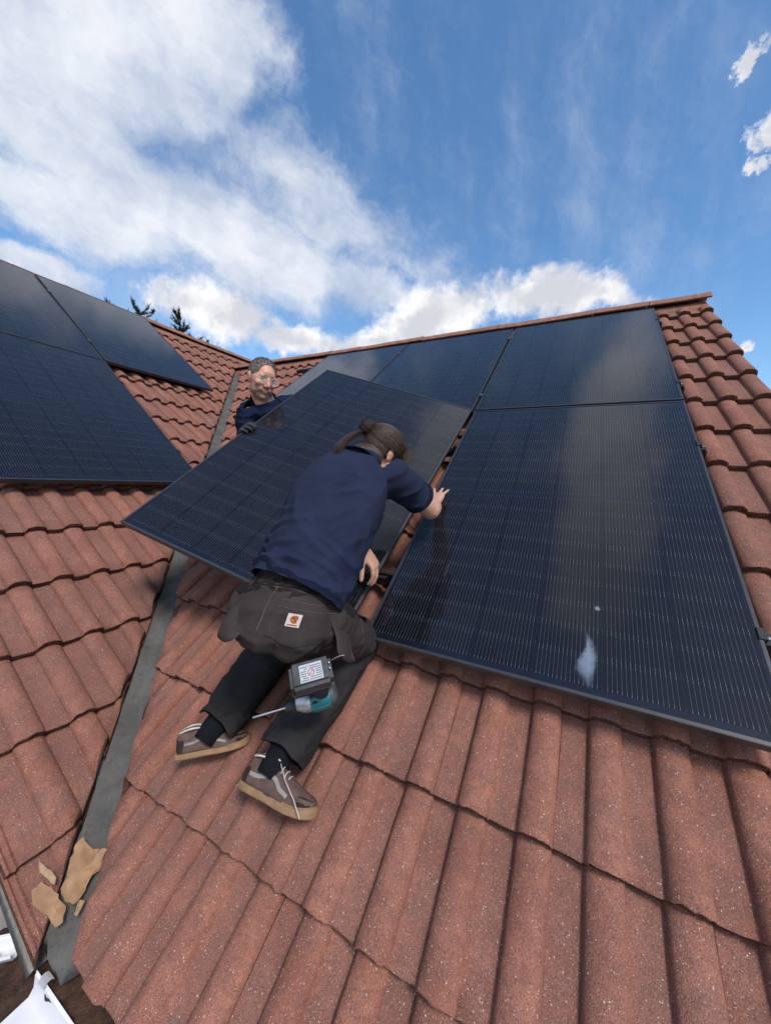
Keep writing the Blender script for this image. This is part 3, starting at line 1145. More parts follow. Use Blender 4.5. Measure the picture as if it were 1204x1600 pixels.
def rough_board(name, x0, x1, y0, y1, z, thick, amp, parent, seed):
    bm = bmesh.new()
    nx, ny = max(2, int((x1 - x0) / 0.012)), max(2, int((y1 - y0) / 0.012))
    nx = min(nx, 160)
    g = [[bm.verts.new((x0 + (x1 - x0) * i / nx, y0 + (y1 - y0) * j / ny, z + noise.fractal(Vector((i * 0.35, j * 0.35, seed)), 1.0, 2.0, 4) * amp)) for j in range(ny + 1)] for i in range(nx + 1)]
    for i in range(nx):
        for j in range(ny):
            bm.faces.new((g[i][j], g[i + 1][j], g[i + 1][j + 1], g[i][j + 1]))
    bmesh.ops.recalc_face_normals(bm, faces=bm.faces)
    bmesh.ops.solidify(bm, geom=list(bm.faces), thickness=thick)
    return obj(name, to_mesh(bm, name, True), M_BROWN, parent)


EZ = roof1(0, -1.0).z
EY = roof1(0, -1.0).y
fb = rough_board("eaves_board", -0.535, 1.5, EY - 0.022, EY + 0.16, EZ - 0.128, 0.03, 0.012, None, 3.0)
tag(fb, "mossy dark brown board below the lowest tiles at the eaves", "board")
fb = rough_board("corner_board", -0.80, -0.538, EY - 0.20, EY + 0.15, EZ - 0.172, 0.03, 0.012, None, 6.0)
tag(fb, "dirt covered brown board in the corner behind the cut end of the gutter", "board")


def gutter_run(name, a, b, label, width=0.112, depth=0.055, lip=0.010, tilt=0.0):
    """square-line plastic gutter trough from a to b, open at the top, a clip over the rim near a"""
    a, b = Vector(a), Vector(b)
    d = (b - a).normalized()
    s = d.cross(Vector((0, 0, 1))).normalized()
    root = empty(name, a)
    tag(root, label, "gutter", "white plastic gutters at the eaves")
    w = width / 2
    sec = [(-w - 0.002, 0.004), (-w - 0.004, -0.004), (-w, -0.006), (-w + 0.004, -depth * 0.7), (-w + 0.016, -depth), (w - 0.016, -depth), (w - 0.004, -depth * 0.7), (w, -0.006), (w + 0.004, -0.004), (w + 0.002, 0.004)]
    bm = bmesh.new()
    prev = None
    for t in (0, 1):
        o = a + (b - a) * t
        row = [bm.verts.new(o + s * x + Vector((0, 0, z))) for x, z in sec]
        if prev:
            for i in range(len(sec) - 1):
                bm.faces.new((prev[i], prev[i + 1], row[i + 1], row[i]))
        prev = row
    bmesh.ops.recalc_face_normals(bm, faces=bm.faces)
    bmesh.ops.solidify(bm, geom=list(bm.faces), thickness=0.0028)
    world_child("trough", auto_smooth(to_mesh(bm, "trough"), 40), M_PVC, root)
    # bracket clip curling over the rim
    bm = bmesh.new()
    o = a + d * 0.035
    prev = None
    for k in range(10):
        ang = math.radians(-40 + 250 * k / 9)
        c = o + s * (w + 0.004) * -1 + s * (0.012 * -math.cos(ang)) + Vector((0, 0, 0.004 + 0.012 * math.sin(ang)))
        row = [bm.verts.new(c), bm.verts.new(c + d * 0.03)]
        if prev:
            bm.faces.new((prev[0], prev[1], row[1], row[0]))
        prev = row
    bmesh.ops.solidify(bm, geom=list(bm.faces), thickness=0.003)
    world_child("clip", to_mesh(bm, "clip", True), M_PVC, root)
    return root


gutter_run("gutter_length", (-0.545, -0.802, EZ - 0.085), (1.6, -0.804, EZ - 0.093), "open white plastic gutter length in the bottom left corner with a clip on its rim")
gutter_run("gutter_length", (-0.672, -0.742, EZ - 0.092), (-0.90, -0.945, EZ - 0.092), "short stub of white gutter beside the left slope's mortar verge", 0.055, 0.030)

house = empty("house", (-1.5, 1.0, -3.4))
tag(house, "rendered house walls carrying the two tiled roof slopes", "house")


def wall_prism(name, pts, ext):
    bm = bmesh.new()
    a = [bm.verts.new(p) for p in pts]
    b = [bm.verts.new(Vector(p) + Vector(ext)) for p in pts]
    n = len(pts)
    bm.faces.new(a); bm.faces.new(b[::-1])
    for i in range(n):
        bm.faces.new((a[i], a[(i + 1) % n], b[(i + 1) % n], b[i]))
    world_child(name, to_mesh(bm, name), M_WALL, house)


GZ = -3.4
wall_prism("front_wall", [(-0.66, EY + 0.17, GZ), (1.50, EY + 0.17, GZ), (1.50, EY + 0.17, EZ - 0.09), (-0.66, EY + 0.17, EZ - 0.09)], (0, 0.2, 0))
wall_prism("gable_wall", [(1.52, EY + 0.39, GZ), (1.52, 7.0, GZ), (1.52, 7.0, EZ - 0.12), (1.52, RIDGE1_Y, RIDGE1_Z - 0.12), (1.52, EY + 0.39, EZ + 0.06)], (-0.2, 0, 0))
wl = roof2(0, 5.4).x
wall_prism("gable_wall", [(wl - 0.18, -0.70, GZ), (wl - 0.18, -0.70, EZ - 0.0), (RIDGE2_X, -0.70, RIDGE2_Z - 0.12), (RIDGE2_X * 2 - wl, -0.70, EZ), (RIDGE2_X * 2 - wl, -0.70, GZ)], (0, 0.2, 0))
# sand and cement verge bedding of the left slope
bm = bmesh.new()
prev = None
for i in range(150):
    w = 5.40 - 5.46 * i / 149
    k = noise.noise(Vector((w * 9, 0, 0))) * 0.006
    row = [bm.verts.new(roof2(2.650, w, -0.070)), bm.verts.new(roof2(2.657 + 0.5 * k, w, -0.066)), bm.verts.new(roof2(2.660 + 0.5 * k, w, -0.14)), bm.verts.new(roof2(2.60, w, -0.11))]
    if prev:
        for t in range(3):
            bm.faces.new((prev[t], prev[t + 1], row[t + 1], row[t]))
    prev = row
world_child("verge_mortar", to_mesh(bm, "verge_mortar", True), M_MORTAR, LF_ROOF)
bm = bmesh.new()
prev = None
for i in range(130):
    v = -0.98 + 4.85 * i / 129
    k = noise.noise(Vector((v * 9, 3, 0))) * 0.006
    row = [bm.verts.new(roof1(1.53, v, -0.060)), bm.verts.new(roof1(1.564 + k, v, -0.050)), bm.verts.new(roof1(1.566, v, -0.11)), bm.verts.new(roof1(1.50, v, -0.11))]
    if prev:
        for t in range(3):
            bm.faces.new((prev[t], prev[t + 1], row[t + 1], row[t]))
    prev = row
world_child("verge_mortar", to_mesh(bm, "verge_mortar", True), M_MORTAR, RT_ROOF)


def ground_material():
    m, b, p = mat("garden lawn and paving")
    tc = b.new('ShaderNodeTexCoord').outputs['Object']
    c = b.mix(b.ramp(b.noise(tc, 0.25, 6, 0.6), 0.4, 0.6), (0.045, 0.075, 0.020), (0.10, 0.10, 0.055))
    b.put(p.inputs['Base Color'], b.mix(b.noise(tc, 14.0, 5, 0.7), c, (0.03, 0.05, 0.015)))
    p.inputs['Roughness'].default_value = 0.95
    bump(b, p, b.noise(tc, 40.0, 4, 0.7), 0.8, 0.03)
    return m


bm = bmesh.new()
bmesh.ops.create_circle(bm, cap_ends=True, segments=64, radius=2500.0)
g = obj("ground", to_mesh(bm, "ground"), ground_material())
g.location = (0, 0, GZ - 0.004)
tag(g, kind="structure")

M_PAVE = simple("pinkish grey paving", (0.34, 0.29, 0.28), 0.9, 0.0, 0.15, 3.0, 0.5)
pv = obj("patio", box_mesh("patio", -7.0, 8.0, -9.0, -0.55, GZ - 0.05, GZ + 0.01), M_PAVE)
tag(pv, kind="structure")

# dock leaf lying where the gutters meet
M_LEAF = simple("dark green leaf", (0.022, 0.060, 0.018), 0.45, 0.0, 0.3, 60.0, 0.5)
bm = bmesh.new()
la, lb = Vector((-0.630, -0.700, EZ - 0.155)), Vector((-0.660, -0.750, EZ - 0.158))
prev = None
for i in range(11):
    t = i / 10
    c = la.lerp(lb, t) + Vector((0, 0, 0.008 * math.sin(t * 3.1)))
    wd = 0.014 * math.sin(math.pi * min(1.0, t * 0.92 + 0.08)) + 0.0008
    row = [bm.verts.new(c + Vector((-wd * (1 + 0.25 * math.sin(i * 2.4)), 0, 0.006))), bm.verts.new(c), bm.verts.new(c + Vector((wd * (1 + 0.25 * math.cos(i * 2.9)), 0, 0.005)))]
    if prev:
        for k in range(2):
            bm.faces.new((prev[k], prev[k + 1], row[k + 1], row[k]))
    prev = row
bmesh.ops.solidify(bm, geom=list(bm.faces), thickness=0.0008)
lf = obj("fallen_leaf", to_mesh(bm, "fallen_leaf", True), M_LEAF)
tag(lf, "single dark green leaf lying where the white gutters meet", "leaf")


# ------------------------------------------------------------------ figure helpers
VZ = Vector((0, 0, 1))


def loft(bm, pts, rad, ref, segs=20, power=2.0):
    """closed tube through pts; rad = radius or (side, front) half sizes; ref = side direction"""
    pts = [Vector(p) for p in pts]
    ref = Vector(ref)
    n = len(pts)
    rings = []
    for i, p in enumerate(pts):
        t = (pts[min(i + 1, n - 1)] - pts[max(i - 1, 0)]).normalized()
        s = (ref - t * ref.dot(t)).normalized()
        f = t.cross(s)
        a, b = rad[i] if isinstance(rad[i], (tuple, list)) else (rad[i], rad[i])
        ring = []
        for k in range(segs):
            an = 2 * math.pi * k / segs
            c, d = math.cos(an), math.sin(an)
            e = 2.0 / power
            ring.append(bm.verts.new(p + s * (a * math.copysign(abs(c) ** e, c)) + f * (b * math.copysign(abs(d) ** e, d))))
        rings.append(ring)
    for a, b in zip(rings, rings[1:]):
        for k in range(segs):
            bm.faces.new((a[k], a[(k + 1) % segs], b[(k + 1) % segs], b[k]))
    bm.faces.new(rings[0][::-1])
    bm.faces.new(rings[-1])


def ball(bm, c, r, rot=None, sub=3):
    """ellipsoid: r = (rx, ry, rz) along the columns of rot"""
    if not isinstance(r, (tuple, list)):
        r = (r, r, r)
    m = Matrix.Translation(Vector(c)) @ (rot.to_4x4() if rot is not None else Matrix.Identity(4)) @ Matrix.Diagonal((r[0], r[1], r[2], 1.0))
    bmesh.ops.create_icosphere(bm, subdivisions=sub, radius=1.0, matrix=m)


def limb(bm, a, ra, b, rb, mid=None):
    """tapered limb between two joints with round ends; mid = bulge radius at 35 percent"""
    a, b = Vector(a), Vector(b)
    d = b - a
    ref = d.orthogonal()
    rm = mid if mid else ra * 0.6 + rb * 0.4
    loft(bm, [a, a + d * 0.15, a + d * 0.35, a + d * 0.65, a + d * 0.85, b], [ra, ra * 0.55 + rm * 0.45, rm, rm * 0.45 + rb * 0.55, rb * 1.03, rb], ref, 16)
    ball(bm, a, ra, None, 2)
    ball(bm, b, rb, None, 2)


def remeshed(bm, voxel, smooth=4, factor=0.5, name="figure"):
    bmesh.ops.recalc_face_normals(bm, faces=bm.faces)
    me = bpy.data.meshes.new(name)
    bm.to_mesh(me)
    bm.free()
    o = bpy.data.objects.new(name + "_tmp", me)
    COL.objects.link(o)
    r = o.modifiers.new("r", 'REMESH')
    r.mode = 'VOXEL'
    r.voxel_size = voxel
    r.use_smooth_shade = True
    if smooth:
        s = o.modifiers.new("s", 'SMOOTH')
        s.factor = factor
        s.iterations = smooth
    dg = bpy.context.evaluated_depsgraph_get()
    out = bpy.data.meshes.new_from_object(o.evaluated_get(dg))
    out.name = name
    bpy.data.objects.remove(o)
    bpy.data.meshes.remove(me)
    for pl in out.polygons:
        pl.use_smooth = True
    out.materials.clear()
    return out


def displace(me, fn):
    """push every vertex along its normal by fn(co, normal)"""
    nrm = [v.normal.copy() for v in me.vertices]
    for v, n in zip(me.vertices, nrm):
        v.co += n * fn(v.co, n)
    me.update()


def cut_open(me, cuts):
    """cuts: (point, normal, radius): remove what lies beyond the plane near the point"""
    bm = bmesh.new()
    bm.from_mesh(me)
    for co, no, rad in cuts:
        fs = [f for f in bm.faces if (f.calc_center_median() - co).length < rad]
        es = {e for f in fs for e in f.edges}
        vs = {v for f in fs for v in f.verts}
        bmesh.ops.bisect_plane(bm, geom=fs + list(es) + list(vs), plane_co=co, plane_no=no, clear_outer=True, dist=1e-6)
    # thin cloth: give it a turned-in edge
    bm.to_mesh(me)
    bm.free()
    for pl in me.polygons:
        pl.use_smooth = True
    return me


def thicken(me, t):
    o = bpy.data.objects.new("tmp", me)
    COL.objects.link(o)
    s = o.modifiers.new("s", 'SOLIDIFY')
    s.thickness = t
    s.offset = -1.0
    dg = bpy.context.evaluated_depsgraph_get()
    out = bpy.data.meshes.new_from_object(o.evaluated_get(dg))
    bpy.data.objects.remove(o)
    for pl in out.polygons:
        pl.use_smooth = True
    return out


def bvh_of(me):
    return BVHTree.FromPolygons([v.co.copy() for v in me.vertices], [list(p.vertices) for p in me.polygons])


def drape(bvh, outline, frame, out, offset, thick, name, step=0.006, rag=0.0):
    """flat shape laid on a surface: outline in the frame (origin, ax, ay), pressed along -out"""
    o, ax, ay = (Vector(q) for q in frame)
    out = Vector(out).normalized()
    pts = []
    n0 = len(outline)
    for i in range(n0):
        a, b = outline[i], outline[(i + 1) % n0]
        d = math.hypot(b[0] - a[0], b[1] - a[1])
        k = max(1, int(d / step))
        for j in range(k):
            t = j / k
            pts.append((a[0] + (b[0] - a[0]) * t, a[1] + (b[1] - a[1]) * t))
    cx = sum(p[0] for p in pts) / len(pts); cy = sum(p[1] for p in pts) / len(pts)

    def fall(x, y):
        p = o + ax * x + ay * y
        hit, nn, ix, dist = bvh.ray_cast(p + out * 0.25, -out, 0.6)
        if hit is None:
            hit, nn, ix, dist = bvh.find_nearest(p)
        return hit + out * offset
    bm = bmesh.new()
    ext = max(max(abs(p[0] - cx), abs(p[1] - cy)) for p in pts)
    nr = max(2, int(ext / (step * 1.4)))
    rings = []
    for r in range(nr + 1):
        k = 1 - r / (nr + 0.4)
        rings.append([bm.verts.new(fall(cx + (a - cx) * k, cy + (b - cy) * k)) for a, b in pts])
    n = len(pts)
    for a, b in zip(rings, rings[1:]):
        for i in range(n):
            bm.faces.new((a[i], a[(i + 1) % n], b[(i + 1) % n], b[i]))
    bm.faces.new(rings[-1])
    bmesh.ops.recalc_face_normals(bm, faces=bm.faces)
    f0 = bm.faces[0]
    bm.normal_update()
    if sum(f.normal.dot(out) for f in bm.faces) < 0:
        bmesh.ops.reverse_faces(bm, faces=list(bm.faces))
    bmesh.ops.solidify(bm, geom=list(bm.faces), thickness=thick)
    me = bpy.data.meshes.new(name)
    bmesh.ops.recalc_face_normals(bm, faces=bm.faces)
    bm.to_mesh(me)
    bm.free()
    return auto_smooth(me, 50)


def ribbon(bvh, pts, width, out, offset, thick, name, closed=False, press=False):
    """band of cloth or thread laid along points on a surface"""
    out = Vector(out).normalized()
    pts = [Vector(p) for p in pts]
    n = len(pts)
    bm = bmesh.new()
    rows = []
    for i, p in enumerate(pts):
        a = pts[(i - 1) % n] if closed else pts[max(i - 1, 0)]
        b = pts[(i + 1) % n] if closed else pts[min(i + 1, n - 1)]
        t = (b - a).normalized()
        hit = None
        if press:
            hit, nn, ix, d = bvh.ray_cast(p + out * 0.2, -out, 0.5)
        if hit is None:
            hit, nn, ix, d = bvh.find_nearest(p)
        s = t.cross(nn).normalized()
        row = []
        for k in (-0.5, 0.0, 0.5):
            h2, n2, i2, d2 = bvh.find_nearest(hit + s * (width * k))
            row.append(h2 + n2 * offset)
        rows.append([bm.verts.new(q) for q in row] + [nn.copy()])
    m = n if closed else n - 1
    for i in range(m):
        a, b = rows[i], rows[(i + 1) % n]
        bm.faces.new((a[0], a[1], b[1], b[0]))
        bm.faces.new((a[1], a[2], b[2], b[1]))
    bmesh.ops.solidify(bm, geom=list(bm.faces), thickness=thick)
    bmesh.ops.recalc_face_normals(bm, faces=bm.faces)
    me = bpy.data.meshes.new(name)
    bm.to_mesh(me)
    bm.free()
    for pl in me.polygons:
        pl.use_smooth = True
    return me


def hand(bm, wrist, F, D, S, curls, thumb_curl=0.25, thumb_out=0.7, spread=0.12, k=1.0):
    """hand grown from the wrist: F to the fingers, D out of the back of the hand, S to the thumb side"""
    F = Vector(F).normalized()
    D = (Vector(D) - F * Vector(D).dot(F)).normalized()
    S = (Vector(S) - F * Vector(S).dot(F) - D * Vector(S).dot(D)).normalized()
    w = Vector(wrist)
    loft(bm, [w - F * 0.03 * k, w, w + F * 0.03 * k, w + F * 0.062 * k, w + F * 0.088 * k, w + F * 0.100 * k],
         [(0.027 * k, 0.021 * k), (0.027 * k, 0.019 * k), (0.036 * k, 0.018 * k), (0.041 * k, 0.016 * k), (0.041 * k, 0.013 * k), (0.036 * k, 0.009 * k)], S, 16, 2.4)
    tips = []
    for i, (off, ln, r) in enumerate(((0.032, 0.074, 0.0088), (0.0108, 0.083, 0.0090), (-0.0108, 0.076, 0.0086), (-0.031, 0.060, 0.0078))):
        p = w + F * (0.090 - 0.006 * abs(i - 1.2)) * k + S * off * k + D * 0.002
        sd = spread * (1.5 - i) / 1.5
        d = (F + S * sd).normalized()
        ax = d.cross(D).normalized()
        c = curls[i]
        for j, fr in enumerate((0.46, 0.30, 0.24)):
            d = Quaternion(ax, -c[j]) @ d
            q = p + d * ln * fr * k
            r2 = r * (0.93 - 0.08 * j)
            limb(bm, p, r * (1.0 - 0.06 * j) * k, q, r2 * k)
            p = q
        tips.append((p, d))
    p = w + F * 0.024 * k + S * 0.026 * k - D * 0.006 * k
    d = (F * (1 - thumb_out * 0.45) + S * thumb_out - D * 0.25).normalized()
    ax = d.cross(D).normalized()
    for j, (ln, r0, r1) in enumerate(((0.040, 0.0150, 0.0115), (0.032, 0.0115, 0.0100), (0.026, 0.0100, 0.0085))):
        q = p + d * ln * k
        limb(bm, p, r0 * k, q, r1 * k)
        p = q
        d = (Quaternion(ax, -thumb_curl) @ d + F * 0.16).normalized()
    tips.append((p, d))
    return tips


def head_parts(bm, c, front, up, k=1.0, jaw=1.0):
    """skull, jaw, brow, nose, lips, ears and neck root, facing front"""
    f = Vector(front).normalized()
    u = (Vector(up) - f * Vector(up).dot(f)).normalized()
    r = f.cross(u)
    R = Matrix((r, f, u)).transposed()
    c = Vector(c)

    def P(x, y, z):
        return c + R @ Vector((x * k, y * k, z * k))

    def E(x, y, z, a, b, d, sub=3):
        ball(bm, P(x, y, z), (a * k, b * k, d * k), R, sub)
    E(0, -0.012, 0.030, 0.0745, 0.096, 0.086)
    E(0, 0.022, 0.000, 0.068, 0.075, 0.080)
    E(0, 0.030, -0.050, 0.058 * jaw, 0.058, 0.058)
    E(0, 0.058, -0.082, 0.034 * jaw, 0.030, 0.026)
    E(0, 0.080, -0.092, 0.020 * jaw, 0.014, 0.015)
    for s in (-1, 1):
        E(s * 0.045, 0.028, -0.062, 0.018 * jaw, 0.040, 0.026)        # jaw corner
        E(s * 0.040, 0.064, -0.016, 0.024, 0.024, 0.020)              # cheek bone
        E(s * 0.030, 0.083, 0.028, 0.022, 0.012, 0.0085)              # brow
        E(s * 0.0115, 0.104, -0.027, 0.0085, 0.010, 0.0075, 2)        # nostril wing
        E(s * 0.026, 0.080, -0.050, 0.014, 0.012, 0.014)              # beside the mouth
        E(s * 0.074, -0.008, -0.006, 0.0065, 0.016, 0.028)            # ear
        E(s * 0.077, -0.013, 0.003, 0.0065, 0.015, 0.020)
    E(0, 0.086, 0.040, 0.040, 0.012, 0.026)
    limb(bm, P(0, 0.092, 0.018), 0.0085 * k, P(0, 0.113, -0.020), 0.0115 * k)
    E(0, 0.113, -0.023, 0.0105, 0.011, 0.009, 2)
    limb(bm, P(-0.017, 0.089, -0.054), 0.0058 * k, P(0.017, 0.089, -0.054), 0.0058 * k)
    E(0, 0.093, -0.0535, 0.013, 0.007, 0.0055, 2)
    E(0, 0.090, -0.0655, 0.015, 0.008, 0.0065, 2)
    return P, R


def region_shell(me, test, offset, name, noise_amp=0.0, nscale=300.0):
    """copy of the faces of me that pass test(co) lifted along the normals: hair, stubble"""
    keep = [p for p in me.polygons if test(p.center) > 0]
    idx = {}
    vs, fs = [], []
    for p in keep:
        f = []
        for vi in p.vertices:
            if vi not in idx:
                idx[vi] = len(vs)
                v = me.vertices[vi]
                t = max(0.0, min(1.0, test(v.co)))
                vs.append(v.co + v.normal * (offset * (0.15 + 0.85 * t) + noise_amp * noise.noise(v.co * nscale)))
            f.append(idx[vi])
        fs.append(f)
    m = bpy.data.meshes.new(name)
    m.from_pydata(vs, [], fs)
    for pl in m.polygons:
        pl.use_smooth = True
    return m


def tube_mesh(name, paths, segs=6):
    """thin tubes: paths = list of (points, radii)"""
    bm = bmesh.new()
    for pts, rad in paths:
        pts = [Vector(p) for p in pts]
        ref = (pts[-1] - pts[0]).orthogonal()
        if ref.length < 1e-6:
            ref = Vector((1, 0, 0))
        loft(bm, pts, rad, ref, segs)
    me = to_mesh(bm, name, True)
    return me


# ------------------------------------------------------------------ shoes
M_SUEDE = simple("mauve brown suede", (0.112, 0.070, 0.062), 0.9, 0.0, 0.2, 60.0, 0.5, 0.2)
M_SUEDE2 = simple("dark brown suede", (0.062, 0.046, 0.042), 0.9, 0.0, 0.25, 60.0, 0.5, 0.2)
M_GUM = simple("gum rubber sole", (0.27, 0.155, 0.080), 0.7, 0.0, 0.15, 40.0, 0.3)
M_WHITE = simple("off white leather", (0.52, 0.48, 0.45), 0.6, 0.0, 0.1, 60.0, 0.2)
M_RED = simple("faded red rubber tab", (0.45, 0.08, 0.07), 0.6, 0.0, 0.1, 60.0, 0.2)
M_SOCK = cloth("black sock", (0.006, 0.007, 0.010), (0.010, 0.011, 0.015))


def shoe(parent, origin, F, U, label, size=0.92):
    """low canvas and suede shoe; origin under the heel, F to the toe, U towards the ankle"""
    F = Vector(F).normalized()
    U = (Vector(U) - F * Vector(U).dot(F)).normalized()
    S = F.cross(U)                                  # to the right of the foot
    root_m = Matrix((S, F, U)).transposed().to_4x4()
    root_m = root_m @ Matrix.Scale(size, 4)
    root_m.translation = Vector(origin)
    loc = lambda x, y, z: root_m @ Vector((x, y, z))
    bm = bmesh.new()
    st = [(-0.060, 0.020, 0.060), (-0.052, 0.031, 0.076), (-0.030, 0.036, 0.086), (0.000, 0.037, 0.088), (0.040, 0.037, 0.086), (0.075, 0.040, 0.074),
          (0.110, 0.044, 0.060), (0.145, 0.046, 0.049), (0.175, 0.044, 0.042), (0.198, 0.037, 0.036), (0.212, 0.025, 0.030)]
    rings = []
    ns = 18
    for (y, w, h) in st:
        ring = []
        for k in range(ns):
            a = math.pi * k / (ns - 1)
            x = -w * math.cos(a) * (1.0 if math.sin(a) < 0.8 else 1.0)
            z = 0.016 + h * math.sin(a) ** 0.75
            if y < 0.05 and math.sin(a) > 0.6:
                x *= 0.80
            ring.append(bm.verts.new(loc(x, y, z)))
        rings.append(ring)
    for a, b in zip(rings, rings[1:]):
        for k in range(ns - 1):
            bm.faces.new((a[k], a[k + 1], b[k + 1], b[k]))
    bm.faces.new(rings[0]); bm.faces.new(rings[-1][::-1])
    for a, b in zip(rings, rings[1:]):
        bm.faces.new((a[0], b[0], b[-1], a[-1]))
    for v in bm.verts:
        v.co += Vector((noise.noise(v.co * 40), noise.noise(v.co * 40 + Vector((5, 0, 0))), noise.noise(v.co * 40 + Vector((9, 0, 0))))) * 0.0015
    bmesh.ops.subdivide_edges(bm, edges=list(bm.edges), cuts=1, use_grid_fill=True, smooth=0.6)
    up_me = to_mesh(bm, "shoe_upper", True)
    sh = world_child("shoe", up_me, [M_SUEDE], parent)
    tag(sh, label)
    bv = bvh_of(up_me)
    # gum sole, slightly turned up at the toe
    prof = [(-0.066, 0.012), (-0.062, 0.026), (-0.045, 0.036), (0.0, 0.039), (0.05, 0.037), (0.10, 0.044), (0.145, 0.049), (0.18, 0.047), (0.205, 0.038), (0.219, 0.022), (0.224, 0.008)]
    outl = [(-w, y) for y, w in prof] + [(w, y) for y, w in prof[::-1]]
    bm = bmesh.new()
    lo = [bm.verts.new(loc(x, y, -0.004 + max(0, y - 0.15) * 0.16)) for x, y in outl]
    hi = [bm.verts.new(loc(x * 1.01, y, 0.022 + max(0, y - 0.17) * 0.35)) for x, y in outl]
    n = len(outl)
    bm.faces.new(lo); bm.faces.new(hi[::-1])
    for i in range(n):
        bm.faces.new((lo[i], lo[(i + 1) % n], hi[(i + 1) % n], hi[i]))
    bmesh.ops.recalc_face_normals(bm, faces=bm.faces)
    bmesh.ops.bevel(bm, geom=[e for e in bm.edges if e.calc_face_angle(0) > 0.9], offset=0.003, segments=2, affect='EDGES')
    world_child("sole", auto_smooth(to_mesh(bm, "shoe_sole"), 40), M_GUM, sh)
    for s in (-1, 1):
        pts = []
        for i in range(26):
            t = i / 25
            y = -0.035 + 0.165 * t
            z = 0.052 + 0.026 * math.exp(-((t - 0.55) / 0.20) ** 2) - 0.030 * max(0, t - 0.6)
            pts.append(loc(s * 0.06, y, z))
        world_child("side_stripe", ribbon(bv, pts, 0.0105, S * s, 0.0012, 0.0016, "side_stripe"), M_WHITE, sh)
    # heel counter, toe cap, collar piping, tongue, laces, heel tab
    hp = [loc(0.06 * math.sin(a), -0.02 - 0.06 * math.cos(a), 0.040) for a in [(-1.25 + 2.5 * i / 16) for i in range(17)]]
    world_child("heel_counter", ribbon(bv, hp, 0.044, -F, 0.0011, 0.0012, "heel_counter"), M_SUEDE2, sh)
    tp = [loc(0.05 * math.sin(a), 0.165 + 0.05 * math.cos(a), 0.036) for a in [(-1.5 + 3.0 * i / 16) for i in range(17)]]
    world_child("toe_cap", ribbon(bv, tp, 0.044, F, 0.0011, 0.0012, "toe_cap"), M_SUEDE2, sh)
    ring = []
    for i in range(24):
        a = 2 * math.pi * i / 24
        ring.append(loc(0.030 * math.sin(a), -0.006 - 0.046 * math.cos(a), 0.097 - 0.006 * math.cos(2 * a) + 0.004 * math.cos(a) * -1))
    ring.append(ring[0])
    world_child("collar_piping", tube_mesh("collar_piping", [(ring, [0.0032] * 25)], 8), M_WHITE, sh)
    lac = []
    for i in range(5):
        y = 0.050 + 0.016 * i
        z = 0.103 - 0.0085 * i
        lac.append(([loc(-0.026, y, z - 0.014), loc(-0.012, y + 0.004, z), loc(0.012, y + 0.008, z + 0.001), loc(0.026, y + 0.010, z - 0.014)], [0.0016] * 4))
    if size > 0.85:
        lac.append(([loc(0.014, 0.052, 0.108), loc(0.034, 0.075, 0.100), loc(0.052, 0.115, 0.075), loc(0.060, 0.165, 0.045), loc(0.064, 0.205, 0.012)], [0.0013, 0.0013, 0.0013, 0.0013, 0.0015]))
    lac.append(([loc(0.012, 0.052, 0.108), loc(0.022, 0.040, 0.118), loc(0.030, 0.058, 0.112), loc(0.012, 0.062, 0.106)], [0.0022] * 4))
    world_child("lace", tube_mesh("lace", lac, 6), M_WHITE, sh)
    bm = bmesh.new()
    box_into(bm, -0.008, 0.008, -0.0685, -0.064, 0.000, 0.014, root_m)
    world_child("heel_tab", to_mesh(bm, "heel_tab"), M_RED, sh)
    return sh


# ------------------------------------------------------------------ worker in front
M_SKIN1 = skin_material("weathered skin", (0.52, 0.30, 0.21), (0.45, 0.20, 0.14))
M_SKIN2 = skin_material("ruddy skin", (0.62, 0.33, 0.25), (0.60, 0.23, 0.17))
M_POLO1 = cloth("navy polo cotton", (0.0125, 0.0175, 0.040), (0.022, 0.029, 0.060))
M_POLO2 = cloth("dark navy polo cotton", (0.007, 0.012, 0.034), (0.011, 0.018, 0.046))
M_TROU = cloth("charcoal work trouser canvas", (0.030, 0.0235, 0.0230), (0.056, 0.045, 0.043), 700.0, 0.7)
M_TROU2 = cloth("shade darkened trouser cloth", (0.019, 0.0175, 0.0185), (0.038, 0.035, 0.035), 700.0, 0.6)  # darker copy of the trouser canvas, shade on the legs put into the colour
M_STITCH = simple("grey stitching", (0.13, 0.115, 0.11), 0.9, 0.0, 0.1, 50.0, 0.0)
M_HAIR1 = hair_material("dark brown hair", (0.014, 0.0070, 0.0042), (0.085, 0.042, 0.025))
M_HAIR2 = hair_material("short greying hair", (0.085, 0.066, 0.052), (0.27, 0.23, 0.195))
M_BEARD = hair_material("brown stubble", (0.20, 0.105, 0.070), (0.46, 0.26, 0.19))

W1 = empty("person", (-0.2, -0.34, -0.33))
tag(W1, "kneeling worker in navy polo and charcoal trousers with tied-back hair, leaning over the tilted panel", "person", "the two roof workers")

